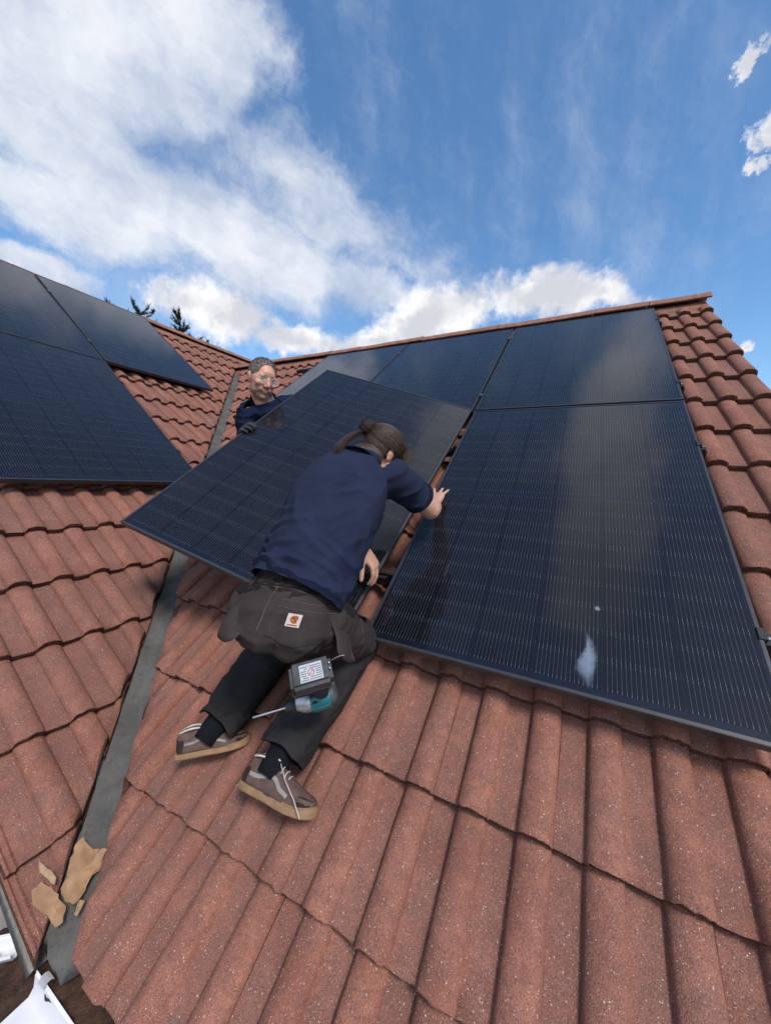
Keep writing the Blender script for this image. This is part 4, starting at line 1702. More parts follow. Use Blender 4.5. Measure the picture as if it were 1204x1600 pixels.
HC = Vector((-0.072, -0.314, 0.176))
HRT = Vector((0.87, 0.46, -0.16)).normalized()
SM1 = Vector((-0.105, 0.045, 0.600))
SRT = Vector((0.88, 0.46, -0.08)).normalized()
SPN = (SM1 - HC).normalized()
FRT = SPN.cross(SRT).normalized()
S_R = SM1 + SRT * 0.165; S_L = SM1 - SRT * 0.112 + FRT * 0.075
HIP_R = HC + HRT * 0.084; HIP_L = HC - HRT * 0.084
KN_R = Vector((-0.042, 0.013, -0.036)); KN_L = Vector((-0.345, -0.005, -0.045))
AN_R = Vector((-0.089, -0.338, -0.284)); AN_L = Vector((-0.382, -0.333, -0.293))
EL_R = Vector((0.108, 0.335, 0.455)); WR_R = P1(0.060, 0.705, 0.058)
EL_L = Vector((-0.185, 0.205, 0.415)); WR_L = Vector((-0.070, 0.080, 0.312))
HEAD1 = Vector((-0.044, 0.168, 0.670))
F1 = Vector((0.298, 0.668, -0.517)); U1 = Vector((0.31, 0.507, 0.805))
NECK1 = Vector((-0.098, 0.055, 0.632))

bm = bmesh.new()
PH1, RH1 = head_parts(bm, HEAD1, F1, U1, 0.91)
loft(bm, [SM1 - SPN * 0.02, NECK1, PH1(0, -0.035, -0.045), PH1(0, -0.02, 0.0)], [(0.075, 0.06), (0.058, 0.055), (0.054, 0.056), (0.05, 0.05)], SRT, 18)
loft(bm, [HC - SPN * 0.06, HC + SPN * 0.12 - FRT * 0.015, HC + SPN * 0.30 - FRT * 0.02, SM1 - SPN * 0.05, SM1 + SPN * 0.01], [(0.095, 0.070), (0.105, 0.075), (0.120, 0.085), (0.120, 0.075), (0.085, 0.05)], SRT, 24)
limb(bm, S_R - SRT * 0.02, 0.052, EL_R, 0.040, 0.047)
limb(bm, EL_R, 0.042, WR_R, 0.028, 0.043)
limb(bm, S_L + SRT * 0.02, 0.052, EL_L, 0.040, 0.047)
limb(bm, EL_L, 0.041, WR_L, 0.027, 0.042)
for h_, k_, a_ in ((HIP_R, KN_R, AN_R), (HIP_L, KN_L, AN_L)):
    limb(bm, h_.lerp(HC, 0.25), 0.058, k_, 0.050, 0.060)
    limb(bm, k_, 0.050, a_, 0.034, 0.050)
hand(bm, WR_R, P1(0.020, 0.875, 0.022) - WR_R, N1 - UP1 * 0.1, -RT1 + UP1 * 0.2,
     [(0.05, 0.04, -0.04), (0.05, 0.04, -0.04), (0.05, 0.04, -0.04), (0.06, 0.04, -0.04)], 0.0, 0.95, 0.42, 1.0)
hand(bm, WR_L, Vector((0.52, 0.22, -0.75)), Vector((0.62, 0.05, 0.62)), Vector((-0.55, -0.80, -0.25)),
     [(0.45, 0.50, 0.35), (0.40, 0.55, 0.35), (0.45, 0.60, 0.40), (0.50, 0.60, 0.40)], 0.20, 0.60, 0.12, 1.0)
body1 = remeshed(bm, 0.0042, 3, 0.5, "body")
world_child("body", body1, M_SKIN1, W1)

# shirt
bm = bmesh.new()
BK = -FRT
sp = [HC - SPN * 0.030, HC + SPN * 0.040, HC + SPN * 0.12, HC + SPN * 0.21, HC + SPN * 0.30, HC + SPN * 0.39, HC + SPN * 0.47, SM1 + SPN * 0.005, SM1 + SPN * 0.045]
bow = [0.0, 0.010, 0.016, 0.022, 0.026, 0.028, 0.022, 0.012, 0.0]
loft(bm, [p + BK * b + SRT * (0.002 * i) for i, (p, b) in enumerate(zip(sp, bow))],
     [(0.156, 0.130), (0.153, 0.126), (0.148, 0.118), (0.149, 0.116), (0.156, 0.120), (0.162, 0.121), (0.155, 0.106), (0.120, 0.080), (0.064, 0.058)], SRT, 40, 2.25)
for s_, e_ in ((S_R, EL_R), (S_L, EL_L)):
    d_ = (e_ - s_)
    c0 = SM1.lerp(s_, 0.45)
    loft(bm, [c0 - SPN * 0.035, s_ - SPN * 0.01, s_ + d_ * 0.22, s_ + d_ * 0.45, s_ + d_ * 0.66, s_ + d_ * 0.76],
         [(0.085, 0.080), (0.078, 0.070), (0.072, 0.068), (0.066, 0.066), (0.066, 0.070), (0.066, 0.070)], FRT, 26)
loft(bm, [NECK1 - SPN * 0.05, NECK1 + SPN * 0.0, NECK1 + (PH1(0, -0.02, -0.05) - NECK1) * 0.6], [(0.085, 0.075), (0.068, 0.066), (0.064, 0.062)], SRT, 24)
shirt1 = remeshed(bm, 0.0050, 7, 0.6, "shirt")


def fold(co, ax, sc, seed, sharp=1.6):
    """ridged creases running along ax"""
    a = co.dot(ax)
    q = co - ax * a
    n = noise.noise(Vector((q.x, q.y, q.z)) * sc + ax * (a * sc * 0.16) + Vector((seed, seed * 0.7, 0)))
    return 1.0 - min(1.0, abs(n) * sharp * 1.6)


FD1 = (SRT * 0.90 + SPN * 0.40).normalized()
FD2 = (SRT * 0.85 - SPN * 0.5).normalized()


CREASES = [(-0.16, 0.115, 0.03, 0.175, 0.010), (-0.16, 0.150, -0.01, 0.225, 0.009), (-0.15, 0.200, 0.04, 0.245, 0.007), (-0.16, 0.085, 0.06, 0.120, 0.010),
           (0.16, 0.095, 0.01, 0.140, 0.008), (0.16, 0.150, 0.05, 0.205, 0.007), (-0.13, 0.280, -0.02, 0.270, 0.005), (0.15, 0.330, 0.06, 0.235, 0.006),
           (-0.15, 0.370, -0.06, 0.300, 0.006), (0.17, 0.400, 0.06, 0.330, 0.008), (0.17, 0.450, 0.07, 0.430, 0.007), (-0.09, 0.130, 0.09, 0.095, 0.006)]


def shirt_folds(co, n):
    t = (co - HC).dot(SPN) / 0.55
    low = max(0.0, min(1.0, 1.05 - t * 1.25)) * max(0.6, min(1.0, (t + 0.02) * 5.0))
    side = (co - HC - SPN * t * 0.55).dot(SRT) / 0.16
    v = 0.0150 * low * (fold(co, FD1, 10.0, 1.3) ** 2 - 0.35)
    v += 0.0100 * low * (fold(co, FD2, 13.0, 4.1) ** 2 - 0.3)
    v += 0.0090 * (fold(co, (SPN * 0.8 + SRT * 0.6).normalized(), 9.0, 7.7) ** 2 - 0.4) * max(0.0, min(1.0, (t - 0.35) * 2))
    v += 0.0060 * low * (fold(co, (SRT * 0.7 + SPN * 0.7).normalized(), 20.0, 2.9) ** 2 - 0.3)
    q = co - HC
    if q.dot(BK) > -0.03:
        x, y = q.dot(SRT), q.dot(SPN)
        for (x0, y0, x1, y1, am) in CREASES:
            dx, dy = x1 - x0, y1 - y0
            u = ((x - x0) * dx + (y - y0) * dy) / (dx * dx + dy * dy)
            uc = max(0.0, min(1.0, u))
            px_, py_ = x - x0 - dx * uc, y - y0 - dy * uc
            d = math.hypot(px_, py_) * (1 if px_ * dy - py_ * dx > 0 else -1)
            f = am * math.sin(math.pi * min(1.0, max(0.0, 0.15 + 0.85 * uc))) if 0 <= u <= 1 else am * 0.3
            v += f * (math.exp(-(d / 0.0085) ** 2) - 0.75 * math.exp(-((d - 0.020) / 0.012) ** 2))
    v += 0.0012 * noise.noise(co * 45.0)
    return v


displace(shirt1, shirt_folds)
hem_n = (-(SPN * 0.93) - SRT * 0.10).normalized()
cut_open(shirt1, [(HC + SPN * 0.050 + BK * 0.05, hem_n, 0.5), (S_R + (EL_R - S_R) * 0.64, (EL_R - S_R).normalized(), 0.115), (S_L + (EL_L - S_L) * 0.64, (EL_L - S_L).normalized(), 0.115),
                  (NECK1 + (PH1(0, -0.02, -0.05) - NECK1) * 0.30, (PH1(0, -0.02, -0.05) - NECK1).normalized(), 0.13)])
shirt1_t = thicken(shirt1, 0.0022)
SH1 = world_child("shirt", shirt1_t, M_POLO1, W1)
bvs = bvh_of(shirt1)
# hem stitching, sleeve cuff bands, turned-down collar
nd = (PH1(0, -0.02, -0.05) - NECK1).normalized()
ring = []
for i in range(33):
    a = 2 * math.pi * i / 32
    ring.append((NECK1 + nd * (0.012 + 0.008 * math.cos(a)) + SRT * (0.070 * math.sin(a)) - FRT * (0.070 * math.cos(a)), a))
bm = bmesh.new()
prev = None
for c, a in ring:
    o_ = (c - NECK1 - nd * (c - NECK1).dot(nd)).normalized()
    row = [bm.verts.new(c + nd * 0.024 - o_ * 0.008), bm.verts.new(c + nd * 0.030 - o_ * 0.002), bm.verts.new(c + nd * 0.022 + o_ * 0.006), bm.verts.new(c - nd * 0.002 + o_ * 0.012), bm.verts.new(c - nd * (0.020) + o_ * 0.020)]
    if prev:
        for k in range(4):
            bm.faces.new((prev[k], prev[k + 1], row[k + 1], row[k]))
    prev = row
bmesh.ops.remove_doubles(bm, verts=list(bm.verts), dist=0.0005)
bmesh.ops.solidify(bm, geom=list(bm.faces), thickness=0.0025)
world_child("collar", to_mesh(bm, "collar", True), M_POLO1, SH1)
for s_, e_ in ((S_R, EL_R), (S_L, EL_L)):
    d_ = (e_ - s_).normalized()
    c_ = s_ + (e_ - s_) * 0.595
    ra = d_.orthogonal().normalized(); rb = d_.cross(ra)
    pts = [c_ + (ra * math.cos(2 * math.pi * i / 28) + rb * math.sin(2 * math.pi * i / 28)) * 0.07 for i in range(28)]
    world_child("sleeve_band", ribbon(bvs, pts, 0.022, Vector((0, 0, 0.01)), 0.0014, 0.0016, "sleeve_band", True), M_POLO1, SH1)
hc_ = HC + SPN * 0.072
pts = []
for i in range(48):
    a = 2 * math.pi * i / 48
    q = hc_ + SRT * (0.2 * math.cos(a)) + FRT * (0.16 * math.sin(a))
    q -= hem_n * (q - (HC + SPN * 0.062 + BK * 0.05)).dot(hem_n)
    pts.append(q)
world_child("hem_band", ribbon(bvs, pts, 0.020, Vector((0, 0, 0.01)), 0.0010, 0.0012, "hem_band", True), M_POLO1, SH1)

# trousers: seat and two legs grown together
bm = bmesh.new()
DN = -SPN
WA = HC + SPN * 0.075
loft(bm, [WA + SPN * 0.02, WA - SPN * 0.02, HC + BK * 0.012, HC + DN * 0.05 + BK * 0.024, HC + DN * 0.095 + BK * 0.024, HC + DN * 0.125 + BK * 0.014],
     [(0.126, 0.098), (0.128, 0.100), (0.132, 0.104), (0.131, 0.104), (0.116, 0.095), (0.076, 0.062)], HRT, 36, 2.3)
for s in (-1, 1):
    ball(bm, HC + HRT * (0.058 * s) + DN * 0.046 + BK * 0.044, (0.072, 0.072, 0.082), None, 3)
for h_, k_, a_, rk in ((HIP_R, KN_R, AN_R, 0.0), (HIP_L, KN_L, AN_L, 0.0)):
    th = k_ - h_
    loft(bm, [h_ - th * 0.05, h_ + th * 0.2, h_ + th * 0.5, h_ + th * 0.8, k_, k_ + th * 0.06], [0.084, 0.088, 0.090, 0.088, 0.080, 0.055], HRT, 26)
    ball(bm, k_, 0.080, None, 3)
    sh = a_ - k_
    loft(bm, [k_ - sh * 0.04, k_ + sh * 0.15, k_ + sh * 0.4, k_ + sh * 0.65, k_ + sh * 0.86, k_ + sh * 1.02], [0.074, 0.082, 0.086, 0.082, 0.077, 0.075], HRT, 26)
tro = remeshed(bm, 0.0060, 8, 0.6, "trousers")


def trouser_folds(co, n):
    v = 0.0022 * noise.noise(co * 40.0) + 0.004 * noise.noise(co * 14.0)
    dk = min((co - KN_R).length, (co - KN_L).length)
    da = min((co - AN_R).length, (co - AN_L).length)
    w = max(0.25, math.exp(-(dk / 0.13) ** 2), 1.1 * math.exp(-(da / 0.12) ** 2))
    v += 0.017 * w * (fold(co, HRT, 15.0, 2.2) ** 2 - 0.35)
    v += 0.009 * (fold(co, (HRT * 0.6 + SPN * 0.8).normalized(), 15.0, 5.0) ** 2 - 0.35) * (0.5 + 0.5 * w)
    # the cleft of the seat
    q = co - HC
    x = q.dot(HRT)
    if q.dot(BK) > 0.02 and q.dot(DN) > -0.03:
        v -= 0.012 * math.exp(-(x / 0.012) ** 2) * min(1.0, (q.dot(DN) + 0.03) / 0.10)
    return v


displace(tro, trouser_folds)
cut_open(tro, [(WA + SPN * 0.005, SPN, 0.30), (AN_R + (KN_R - AN_R) * 0.055, (AN_R - KN_R).normalized(), 0.13), (AN_L + (KN_L - AN_L) * 0.055, (AN_L - KN_L).normalized(), 0.13)])
for v in tro.vertices:
    for a_, k_ in ((AN_R, KN_R), (AN_L, KN_L)):
        if (v.co - a_).length < 0.14:
            v.co += (a_ - k_).normalized() * 0.016 * noise.noise(v.co * 16.0 + Vector((3, 0, 0)))
# leg cloth is darkened to stand for shade: split the faces by place
bm = bmesh.new()
bm.from_mesh(tro)
bm.faces.ensure_lookup_table()


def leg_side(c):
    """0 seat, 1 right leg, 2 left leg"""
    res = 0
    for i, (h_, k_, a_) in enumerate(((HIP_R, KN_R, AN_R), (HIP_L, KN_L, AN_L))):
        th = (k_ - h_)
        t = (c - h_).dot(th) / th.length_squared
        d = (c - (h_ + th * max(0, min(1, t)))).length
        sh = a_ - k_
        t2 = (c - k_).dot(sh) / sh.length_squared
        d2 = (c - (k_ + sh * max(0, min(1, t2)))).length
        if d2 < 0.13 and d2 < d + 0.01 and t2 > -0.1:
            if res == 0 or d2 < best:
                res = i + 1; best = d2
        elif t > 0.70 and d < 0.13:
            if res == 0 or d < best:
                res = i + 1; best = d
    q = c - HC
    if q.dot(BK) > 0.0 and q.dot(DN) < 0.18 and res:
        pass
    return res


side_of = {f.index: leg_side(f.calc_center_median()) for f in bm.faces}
bm.free()


def sub_mesh(me, pick, name, off=0.0):
    idx, vs, fs = {}, [], []
    for p in me.polygons:
        if pick(p.index):
            f = []
            for vi in p.vertices:
                if vi not in idx:
                    idx[vi] = len(vs)
                    vs.append(me.vertices[vi].co + me.vertices[vi].normal * off)
                f.append(idx[vi])
            fs.append(f)
    m = bpy.data.meshes.new(name)
    m.from_pydata(vs, [], fs)
    for pl in m.polygons:
        pl.use_smooth = True
    return m


TR1 = world_child("trousers", thicken(sub_mesh(tro, lambda i: side_of[i] == 0, "trousers", 0.0015), 0.003), M_TROU, W1)
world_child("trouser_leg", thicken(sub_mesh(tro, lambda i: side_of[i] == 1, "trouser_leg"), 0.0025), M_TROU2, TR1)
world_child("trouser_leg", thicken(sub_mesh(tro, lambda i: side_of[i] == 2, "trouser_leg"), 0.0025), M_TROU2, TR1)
bvt = bvh_of(tro)

# waistband, belt loops, back pocket with logo patch, hanging tool pockets
BACKOUT = (BK * 0.9 + DN * 0.35).normalized()
wpts = []
for i in range(48):
    a = 2 * math.pi * i / 48
    wpts.append(WA - SPN * 0.022 + HRT * (0.2 * math.cos(a)) + FRT * (0.16 * math.sin(a)))
world_child("waistband", ribbon(bvt, wpts, 0.036, Vector((0, 0, .01)), 0.0022, 0.003, "waistband", True), M_TROU, TR1)
for x in (-0.105, -0.02, 0.075):
    pts = [WA - SPN * (0.0 + 0.011 * i) + HRT * x + BK * 0.15 for i in range(5)]
    world_child("belt_loop", ribbon(bvt, pts, 0.011, BK, 0.0060, 0.002, "belt_loop", False, True), M_TROU, TR1)
# seams
pts = [HC + SPN * (0.03 - 0.0135 * i) + HRT * -0.028 + BK * 0.16 for i in range(10)]
world_child("seam", ribbon(bvt, pts, 0.004, BK, 0.0035, 0.0015, "seam", False, True), M_STITCH, TR1)
for k in (0.030, 0.040):
    pts = [HC + SPN * (k - 0.010 * abs(i - 10) / 10) + HRT * (-0.15 + 0.015 * i) + BK * 0.16 for i in range(21)]
    world_child("seam", ribbon(bvt, pts, 0.0028, BK, 0.0032, 0.0012, "seam", False, True), M_STITCH, TR1)
PK_O = HC + DN * 0.030 + HRT * 0.070 + BK * 0.12
pk = drape(bvt, [(-0.075, 0.030), (0.070, 0.030), (0.070, -0.072), (0.0, -0.092), (-0.075, -0.072)], (PK_O, HRT, SPN), BACKOUT, 0.0055, 0.003, "back_pocket")
PKO = world_child("back_pocket", pk, M_TROU, TR1)
bvp = bvh_of(pk)
for k in (0.026, 0.006):
    pts = [PK_O + HRT * (-0.071 + 0.0069 * i) + SPN * k for i in range(21)]
    world_child("stitch_line", ribbon(bvp, pts, 0.0022, BACKOUT, 0.0010, 0.0008, "stitch_line", False, True), M_STITCH, PKO)
M_PATCH = simple("beige woven label", (0.52, 0.42, 0.40), 0.9, 0.0, 0.06, 80.0, 0.2)
M_ORANGE = simple("orange emblem thread", (0.58, 0.19, 0.03), 0.85, 0.0, 0.08, 80.0, 0.2)
LB_O = PK_O + HRT * -0.018 + SPN * -0.022
lb = drape(bvp, [(-0.0175, 0.0175), (0.0175, 0.0175), (0.0175, -0.0175), (-0.0175, -0.0175)], (LB_O, HRT, SPN), BACKOUT, 0.0022, 0.0012, "logo_patch")
LBO = world_child("logo_patch", lb, M_PATCH, PKO)
bvl = bvh_of(lb)
arc = []
for i in range(15):
    a = math.radians(40 + 275 * i / 14)
    arc.append(LB_O + HRT * (0.002 + 0.0078 * math.cos(a)) + SPN * (0.003 + 0.0075 * math.sin(a)))
world_child("emblem", ribbon(bvl, arc, 0.0062, BACKOUT, 0.0012, 0.0008, "emblem", False, True), M_ORANGE, LBO)
arc = [LB_O + HRT * (-0.002 + 0.0010 * i) + SPN * (0.003 + 0.0042 * math.sin(i * 0.75)) for i in range(12)]
world_child("emblem", ribbon(bvl, arc, 0.0040, BACKOUT, 0.0016, 0.0008, "emblem", False, True), M_ORANGE, LBO)
arc = [LB_O + HRT * (-0.012 + 0.0024 * i) + SPN * -0.0125 for i in range(11)]
world_child("emblem", ribbon(bvl, arc, 0.0024, BACKOUT, 0.0012, 0.0006, "emblem", False, True), M_ORANGE, LBO)


def flap_pocket(o, ax, ay, out, w, h, name):
    """loose holster pocket hanging from the waist: a bowed pouch with an open mouth"""
    o, ax, ay, out = Vector(o), Vector(ax).normalized(), Vector(ay).normalized(), Vector(out).normalized()
    bm = bmesh.new()
    nx, ny = 9, 10
    rows = {}
    for side in (0, 1):
        for j in range(ny + 1):
            for i in range(nx + 1):
                t, q = i / nx - 0.5, j / ny
                ww = w * (1.0 - 0.22 * q * q)
                bul = (1 - (2 * t) ** 2) * (0.013 if side else 0.002) * (0.5 + 0.8 * q if q < 0.8 else 1.14 - 2.5 * (q - 0.8))
                p = o + ax * (t * ww) - ay * (h * q * (1.0 - 0.10 * (2 * t) ** 2)) + out * (bul + 0.006 * math.sin(q * 5 + t * 4) + 0.004 * noise.noise(Vector((t * 5, q * 5, w * 50))))
                rows[(side, i, j)] = bm.verts.new(p)
        for j in range(ny):
            for i in range(nx):
                bm.faces.new((rows[(side, i, j)], rows[(side, i + 1, j)], rows[(side, i + 1, j + 1)], rows[(side, i, j + 1)]))
    for j in range(ny):
        for i in (0, nx):
            bm.faces.new((rows[(0, i, j)], rows[(1, i, j)], rows[(1, i, j + 1)], rows[(0, i, j + 1)]))
    for i in range(nx):
        bm.faces.new((rows[(0, i, ny)], rows[(1, i, ny)], rows[(1, i + 1, ny)], rows[(0, i + 1, ny)]))
    world_child(name, to_mesh(bm, name, True), M_TROU, TR1)


flap_pocket(HC - HRT * 0.092 + SPN * 0.005 + BK * 0.088, (HRT * 0.85 + BK * 0.40), SPN * 0.9 + VZ * 0.15 + HRT * 0.12, (-HRT * 0.50 + BK * 0.85), 0.085, 0.135, "tool_pocket")
flap_pocket(HC + HRT * 0.130 + SPN * 0.030 + BK * 0.015, (HRT * 0.50 + FRT * 0.80), SPN * 0.80 + VZ * 0.2 - HRT * 0.50, (HRT * 0.85 + BK * 0.45), 0.110, 0.150, "tool_pocket")

# socks and shoes
for a_, k_ in ((AN_R, KN_R), (AN_L, KN_L)):
    d_ = (k_ - a_)
    bm = bmesh.new()
    loft(bm, [a_ - d_ * 0.10, a_, a_ + d_ * 0.12, a_ + d_ * 0.26, a_ + d_ * 0.30], [0.036, 0.040, 0.042, 0.047, 0.040], HRT, 20)
    me = to_mesh(bm, "sock", True)
    displace(me, lambda co, n: 0.003 * noise.noise(co * 70.0))
    world_child("sock", me, M_SOCK, W1)
UPS = UP1
SF_R = (RT1 * 0.985 + UP1 * 0.03 - N1 * 0.06).normalized()
shoe(W1, AN_R - UP1 * 0.082 - SF_R * 0.026 - N1 * 0.026, SF_R, UP1 * 0.94 + N1 * 0.34, "right shoe turned outwards with its laces undone", 0.89)
SF_L = (RT1 * 0.50 + UP1 * 0.42 - N1 * 0.30).normalized()
shoe(W1, AN_L - UP1 * 0.068 - SF_L * 0.022 - RT1 * 0.012 - N1 * 0.030, SF_L, UP1 * 0.90 + N1 * 0.40, "left shoe seen from the heel", 0.80)

# hair: a shell over the scalp, combed strands to a bun, a loose tail
cap_t = lambda co: (lambda q: min(1.0, (q.z - ((-0.078 if q.y < -0.025 else -0.030) + 0.55 * max(0.0, q.y + 0.02)) ) * 40.0) if q.y < 0.085 and not (abs(q.x) > 0.0745 and -0.050 < q.y < 0.025 and q.z < 0.036) else -1.0)(RH1.inverted() @ (co - HEAD1) / 0.91)
cap = region_shell(body1, cap_t, 0.010, "hair_cap", 0.002, 160.0)
HR1 = world_child("hair", cap, M_HAIR1, W1)
BUN = PH1(-0.015, -0.122, 0.048)
rng = random.Random(21)
paths = []
Ri = RH1
for i in range(1300):
    # start along the hairline, sweep back over the skull to the bun
    a = rng.uniform(-2.35, 2.35)
    el = rng.uniform(-0.25, 1.2)
    d = Vector((math.sin(a) * math.cos(el), math.cos(a) * math.cos(el), math.sin(el)))
    if d.y > 0.55 and d.z < 0.35:
        continue
    st = Vector((d.x * 0.079, -0.012 + d.y * 0.100, 0.030 + d.z * 0.092))
    if st.z < -0.02 + 0.5 * max(0.0, st.y):
        continue
    en = Vector((-0.020 + rng.uniform(-.012, .012), -0.112, 0.050 + rng.uniform(-.014, .014)))
    pts, rad = [], []
    for k in range(9):
        t = k / 8
        q = st.lerp(en, t)
        c = Vector((0, -0.012, 0.030))
        v = q - c
        e = math.sqrt((v.x / 0.0835) ** 2 + (v.y / 0.106) ** 2 + (v.z / 0.097) ** 2)
        if e > 1e-4:
            v = v / e * (1.0 + 0.025 * rng.uniform(-.3, 1.0) + 0.02 * math.sin(t * 3.1))
        q = (c + v).lerp(en, max(0.0, (t - 0.75) * 4))
        pts.append(PH1(q.x, q.y, q.z))
        rad.append(0.0009 * (1 - 0.5 * t) + 0.0003)
    paths.append((pts, rad))
world_child("hair_strands", tube_mesh("hair_strands", paths, 4), M_HAIR1, HR1)
# bun: coils wound round each other
paths = []
for i in range(260):
    ph = rng.uniform(0, 6.28)
    tl = rng.uniform(-0.7, 0.7)
    rr = rng.uniform(0.018, 0.032)
    ax = Vector((math.sin(tl), 0.25 * math.cos(3 * tl), math.cos(tl))).normalized()
    e1 = ax.orthogonal().normalized(); e2 = ax.cross(e1)
    off = ax * rng.uniform(-0.012, 0.012)
    pts = [BUN + RH1 @ (off + (e1 * math.cos(ph + t * 0.33) + e2 * math.sin(ph + t * 0.33)) * rr * (1 - 0.1 * math.sin(t * 0.7))) for t in range(14)]
    paths.append((pts, [0.0011] * 14))
world_child("hair_bun", tube_mesh("hair_bun", paths, 4), M_HAIR1, HR1)
bm = bmesh.new()
ball(bm, BUN, (0.028, 0.026, 0.028), RH1, 3)
world_child("hair_bun", to_mesh(bm, "hair_bun_core", True), M_HAIR1, HR1)
paths = []
for i in range(90):
    o0 = Vector((rng.uniform(-.009, .009), rng.uniform(-.008, .008), rng.uniform(-.009, .009)))
    b0 = PH1(-0.030, -0.110, 0.040) + o0
    b1 = NECK1 + BK * 0.075 + SPN * 0.075 - SRT * 0.035 + o0 * 1.3
    b2 = NECK1 + BK * 0.080 + SPN * 0.030 - SRT * 0.048 + o0 * 1.2
    b3 = NECK1 + BK * 0.078 - SPN * (0.012 + rng.uniform(0, .03)) - SRT * (0.052 + rng.uniform(-.008, .012)) + o0 * 1.2
    pts = []
    for k in range(9):
        t = k / 8
        pts.append(b0 * (1 - t) ** 3 + b1 * 3 * t * (1 - t) ** 2 + b2 * 3 * t * t * (1 - t) + b3 * t ** 3)
    paths.append((pts, [0.0010] * 7 + [0.0008, 0.0004]))
world_child("hair_tail", tube_mesh("hair_tail", paths, 4), M_HAIR1, HR1)
# front locks hanging past the right cheek
paths = []
for i in range(120):
    s0 = Vector((rng.uniform(0.02, 0.076), rng.uniform(0.045, 0.085), rng.uniform(0.055, 0.095)))
    s1 = Vector((0.080 + rng.uniform(-.006, .008), 0.075 + rng.uniform(-.01, .012), 0.02))
    s2 = Vector((0.070 + rng.uniform(-.012, .012), 0.088 + rng.uniform(-.015, .015), -0.045 - rng.uniform(0, .045)))
    pts = []
    for k in range(8):
        t = k / 7
        q = s0 * (1 - t) ** 2 + s1 * 2 * t * (1 - t) + s2 * t * t
        pts.append(PH1(q.x, q.y, q.z))
    paths.append((pts, [0.0009] * 6 + [0.0007, 0.0003]))
world_child("hair_lock", tube_mesh("hair_lock", paths, 4), M_HAIR1, HR1)


def eyes(parent, PHf, RHf, k=1.0):
    M_EYE = simple("eye white", (0.55, 0.50, 0.47), 0.2, 0.0, 0.05, 50.0, 0.0)
    M_IRIS = simple("dark iris", (0.02, 0.016, 0.013), 0.15, 0.0, 0.1, 50.0, 0.0)
    for s in (-1, 1):
        bm = bmesh.new()
        ball(bm, PHf(s * 0.0305, 0.0765, 0.0115), 0.0125 * k, RHf, 3)
        e = world_child("eye", to_mesh(bm, "eye", True), M_EYE, parent)
        bm = bmesh.new()
        ball(bm, PHf(s * 0.0305 + 0.001, 0.0865, 0.0105), (0.0052 * k, 0.0030 * k, 0.0052 * k), RHf, 2)
        world_child("iris", to_mesh(bm, "iris", True), M_IRIS, e)


eyes(W1, PH1, RH1, 0.95)

# ------------------------------------------------------------------ worker behind the panel
W2 = empty("person", (-1.5, 0.85, 0.55))
tag(W2, "bearded worker with clear-framed glasses and dark navy polo crouching behind the tilted panel", "person", "the two roof workers")
HEAD2 = Vector((-1.195, 0.640, 1.190))
F2 = Vector((0.850, -0.330, -0.340)); U2 = Vector((0.10, 0.05, 0.99))
NECK2 = Vector((-1.215, 0.695, 1.040))
S2_R = Vector((-1.302, 0.622, 0.960)); S2_L = Vector((-1.130, 0.850, 1.060))
SM2 = (S2_R + S2_L) * 0.5
SRT2 = (S2_R - S2_L).normalized()
HC2 = Vector((-1.560, 0.990, 0.830))
SPN2 = (NECK2 - HC2).normalized()
FRT2 = SPN2.cross(SRT2).normalized()
KN2 = (Vector((-1.600, 0.620, 0.430)), Vector((-1.300, 0.790, 0.560)))
AN2 = (Vector((-1.740, 0.980, 0.690)), Vector((-1.500, 1.120, 0.800)))
EL2_R = Vector((-1.285, 0.650, 0.720)); WR2_R = Vector((-1.185, 0.470, 0.790))
EL2_L = Vector((-1.150, 1.060, 0.900)); WR2_L = Vector((-1.100, 1.010, 1.090))
bm = bmesh.new()
PH2, RH2 = head_parts(bm, HEAD2, F2, U2, 1.07, 1.12)
loft(bm, [SM2, NECK2, PH2(0, -0.030, -0.055), PH2(0, -0.015, 0.0)], [(0.085, 0.07), (0.068, 0.064), (0.060, 0.064), (0.055, 0.055)], SRT2, 18)
loft(bm, [HC2 - SPN2 * 0.05, HC2 + SPN2 * 0.15, HC2 + SPN2 * 0.32, SM2 - SPN2 * 0.02, SM2 + SPN2 * 0.03], [(0.155, 0.12), (0.15, 0.12), (0.155, 0.115), (0.14, 0.085), (0.09, 0.05)], SRT2, 24)
for s_, e_, w_ in ((S2_R, EL2_R, WR2_R), (S2_L, EL2_L, WR2_L)):
    limb(bm, s_.lerp(SM2, 0.15), 0.054, e_, 0.042, 0.050)
    limb(bm, e_, 0.043, w_, 0.029, 0.044)
for s in (0, 1):
    hp = HC2 + SRT2 * (0.09 if s == 0 else -0.09)
    limb(bm, hp, 0.08, KN2[s], 0.052, 0.075)
    limb(bm, KN2[s], 0.052, AN2[s], 0.036, 0.052)
edge = held(0.0, 0.820, -0.012)
hand(bm, WR2_R, edge - WR2_R + Vector((0, 0, 0.030)), Vector((-0.30, -0.55, 0.75)), Vector((0.1, 0.8, 0.6)),
     [(0.35, 0.75, 0.55)] * 4, 0.35, 0.6, 0.06, 1.02)
hand(bm, WR2_L, held(0.10, 1.44, -0.05) - WR2_L, Vector((-0.5, 0.1, 0.8)), Vector((0.0, 1, 0.3)), [(0.40, 0.75, 0.55)] * 4, 0.35, 0.6, 0.06, 1.0)
body2 = remeshed(bm, 0.0042, 3, 0.5, "body")
world_child("body", body2, M_SKIN2, W2)
eyes(W2, PH2, RH2, 1.05)

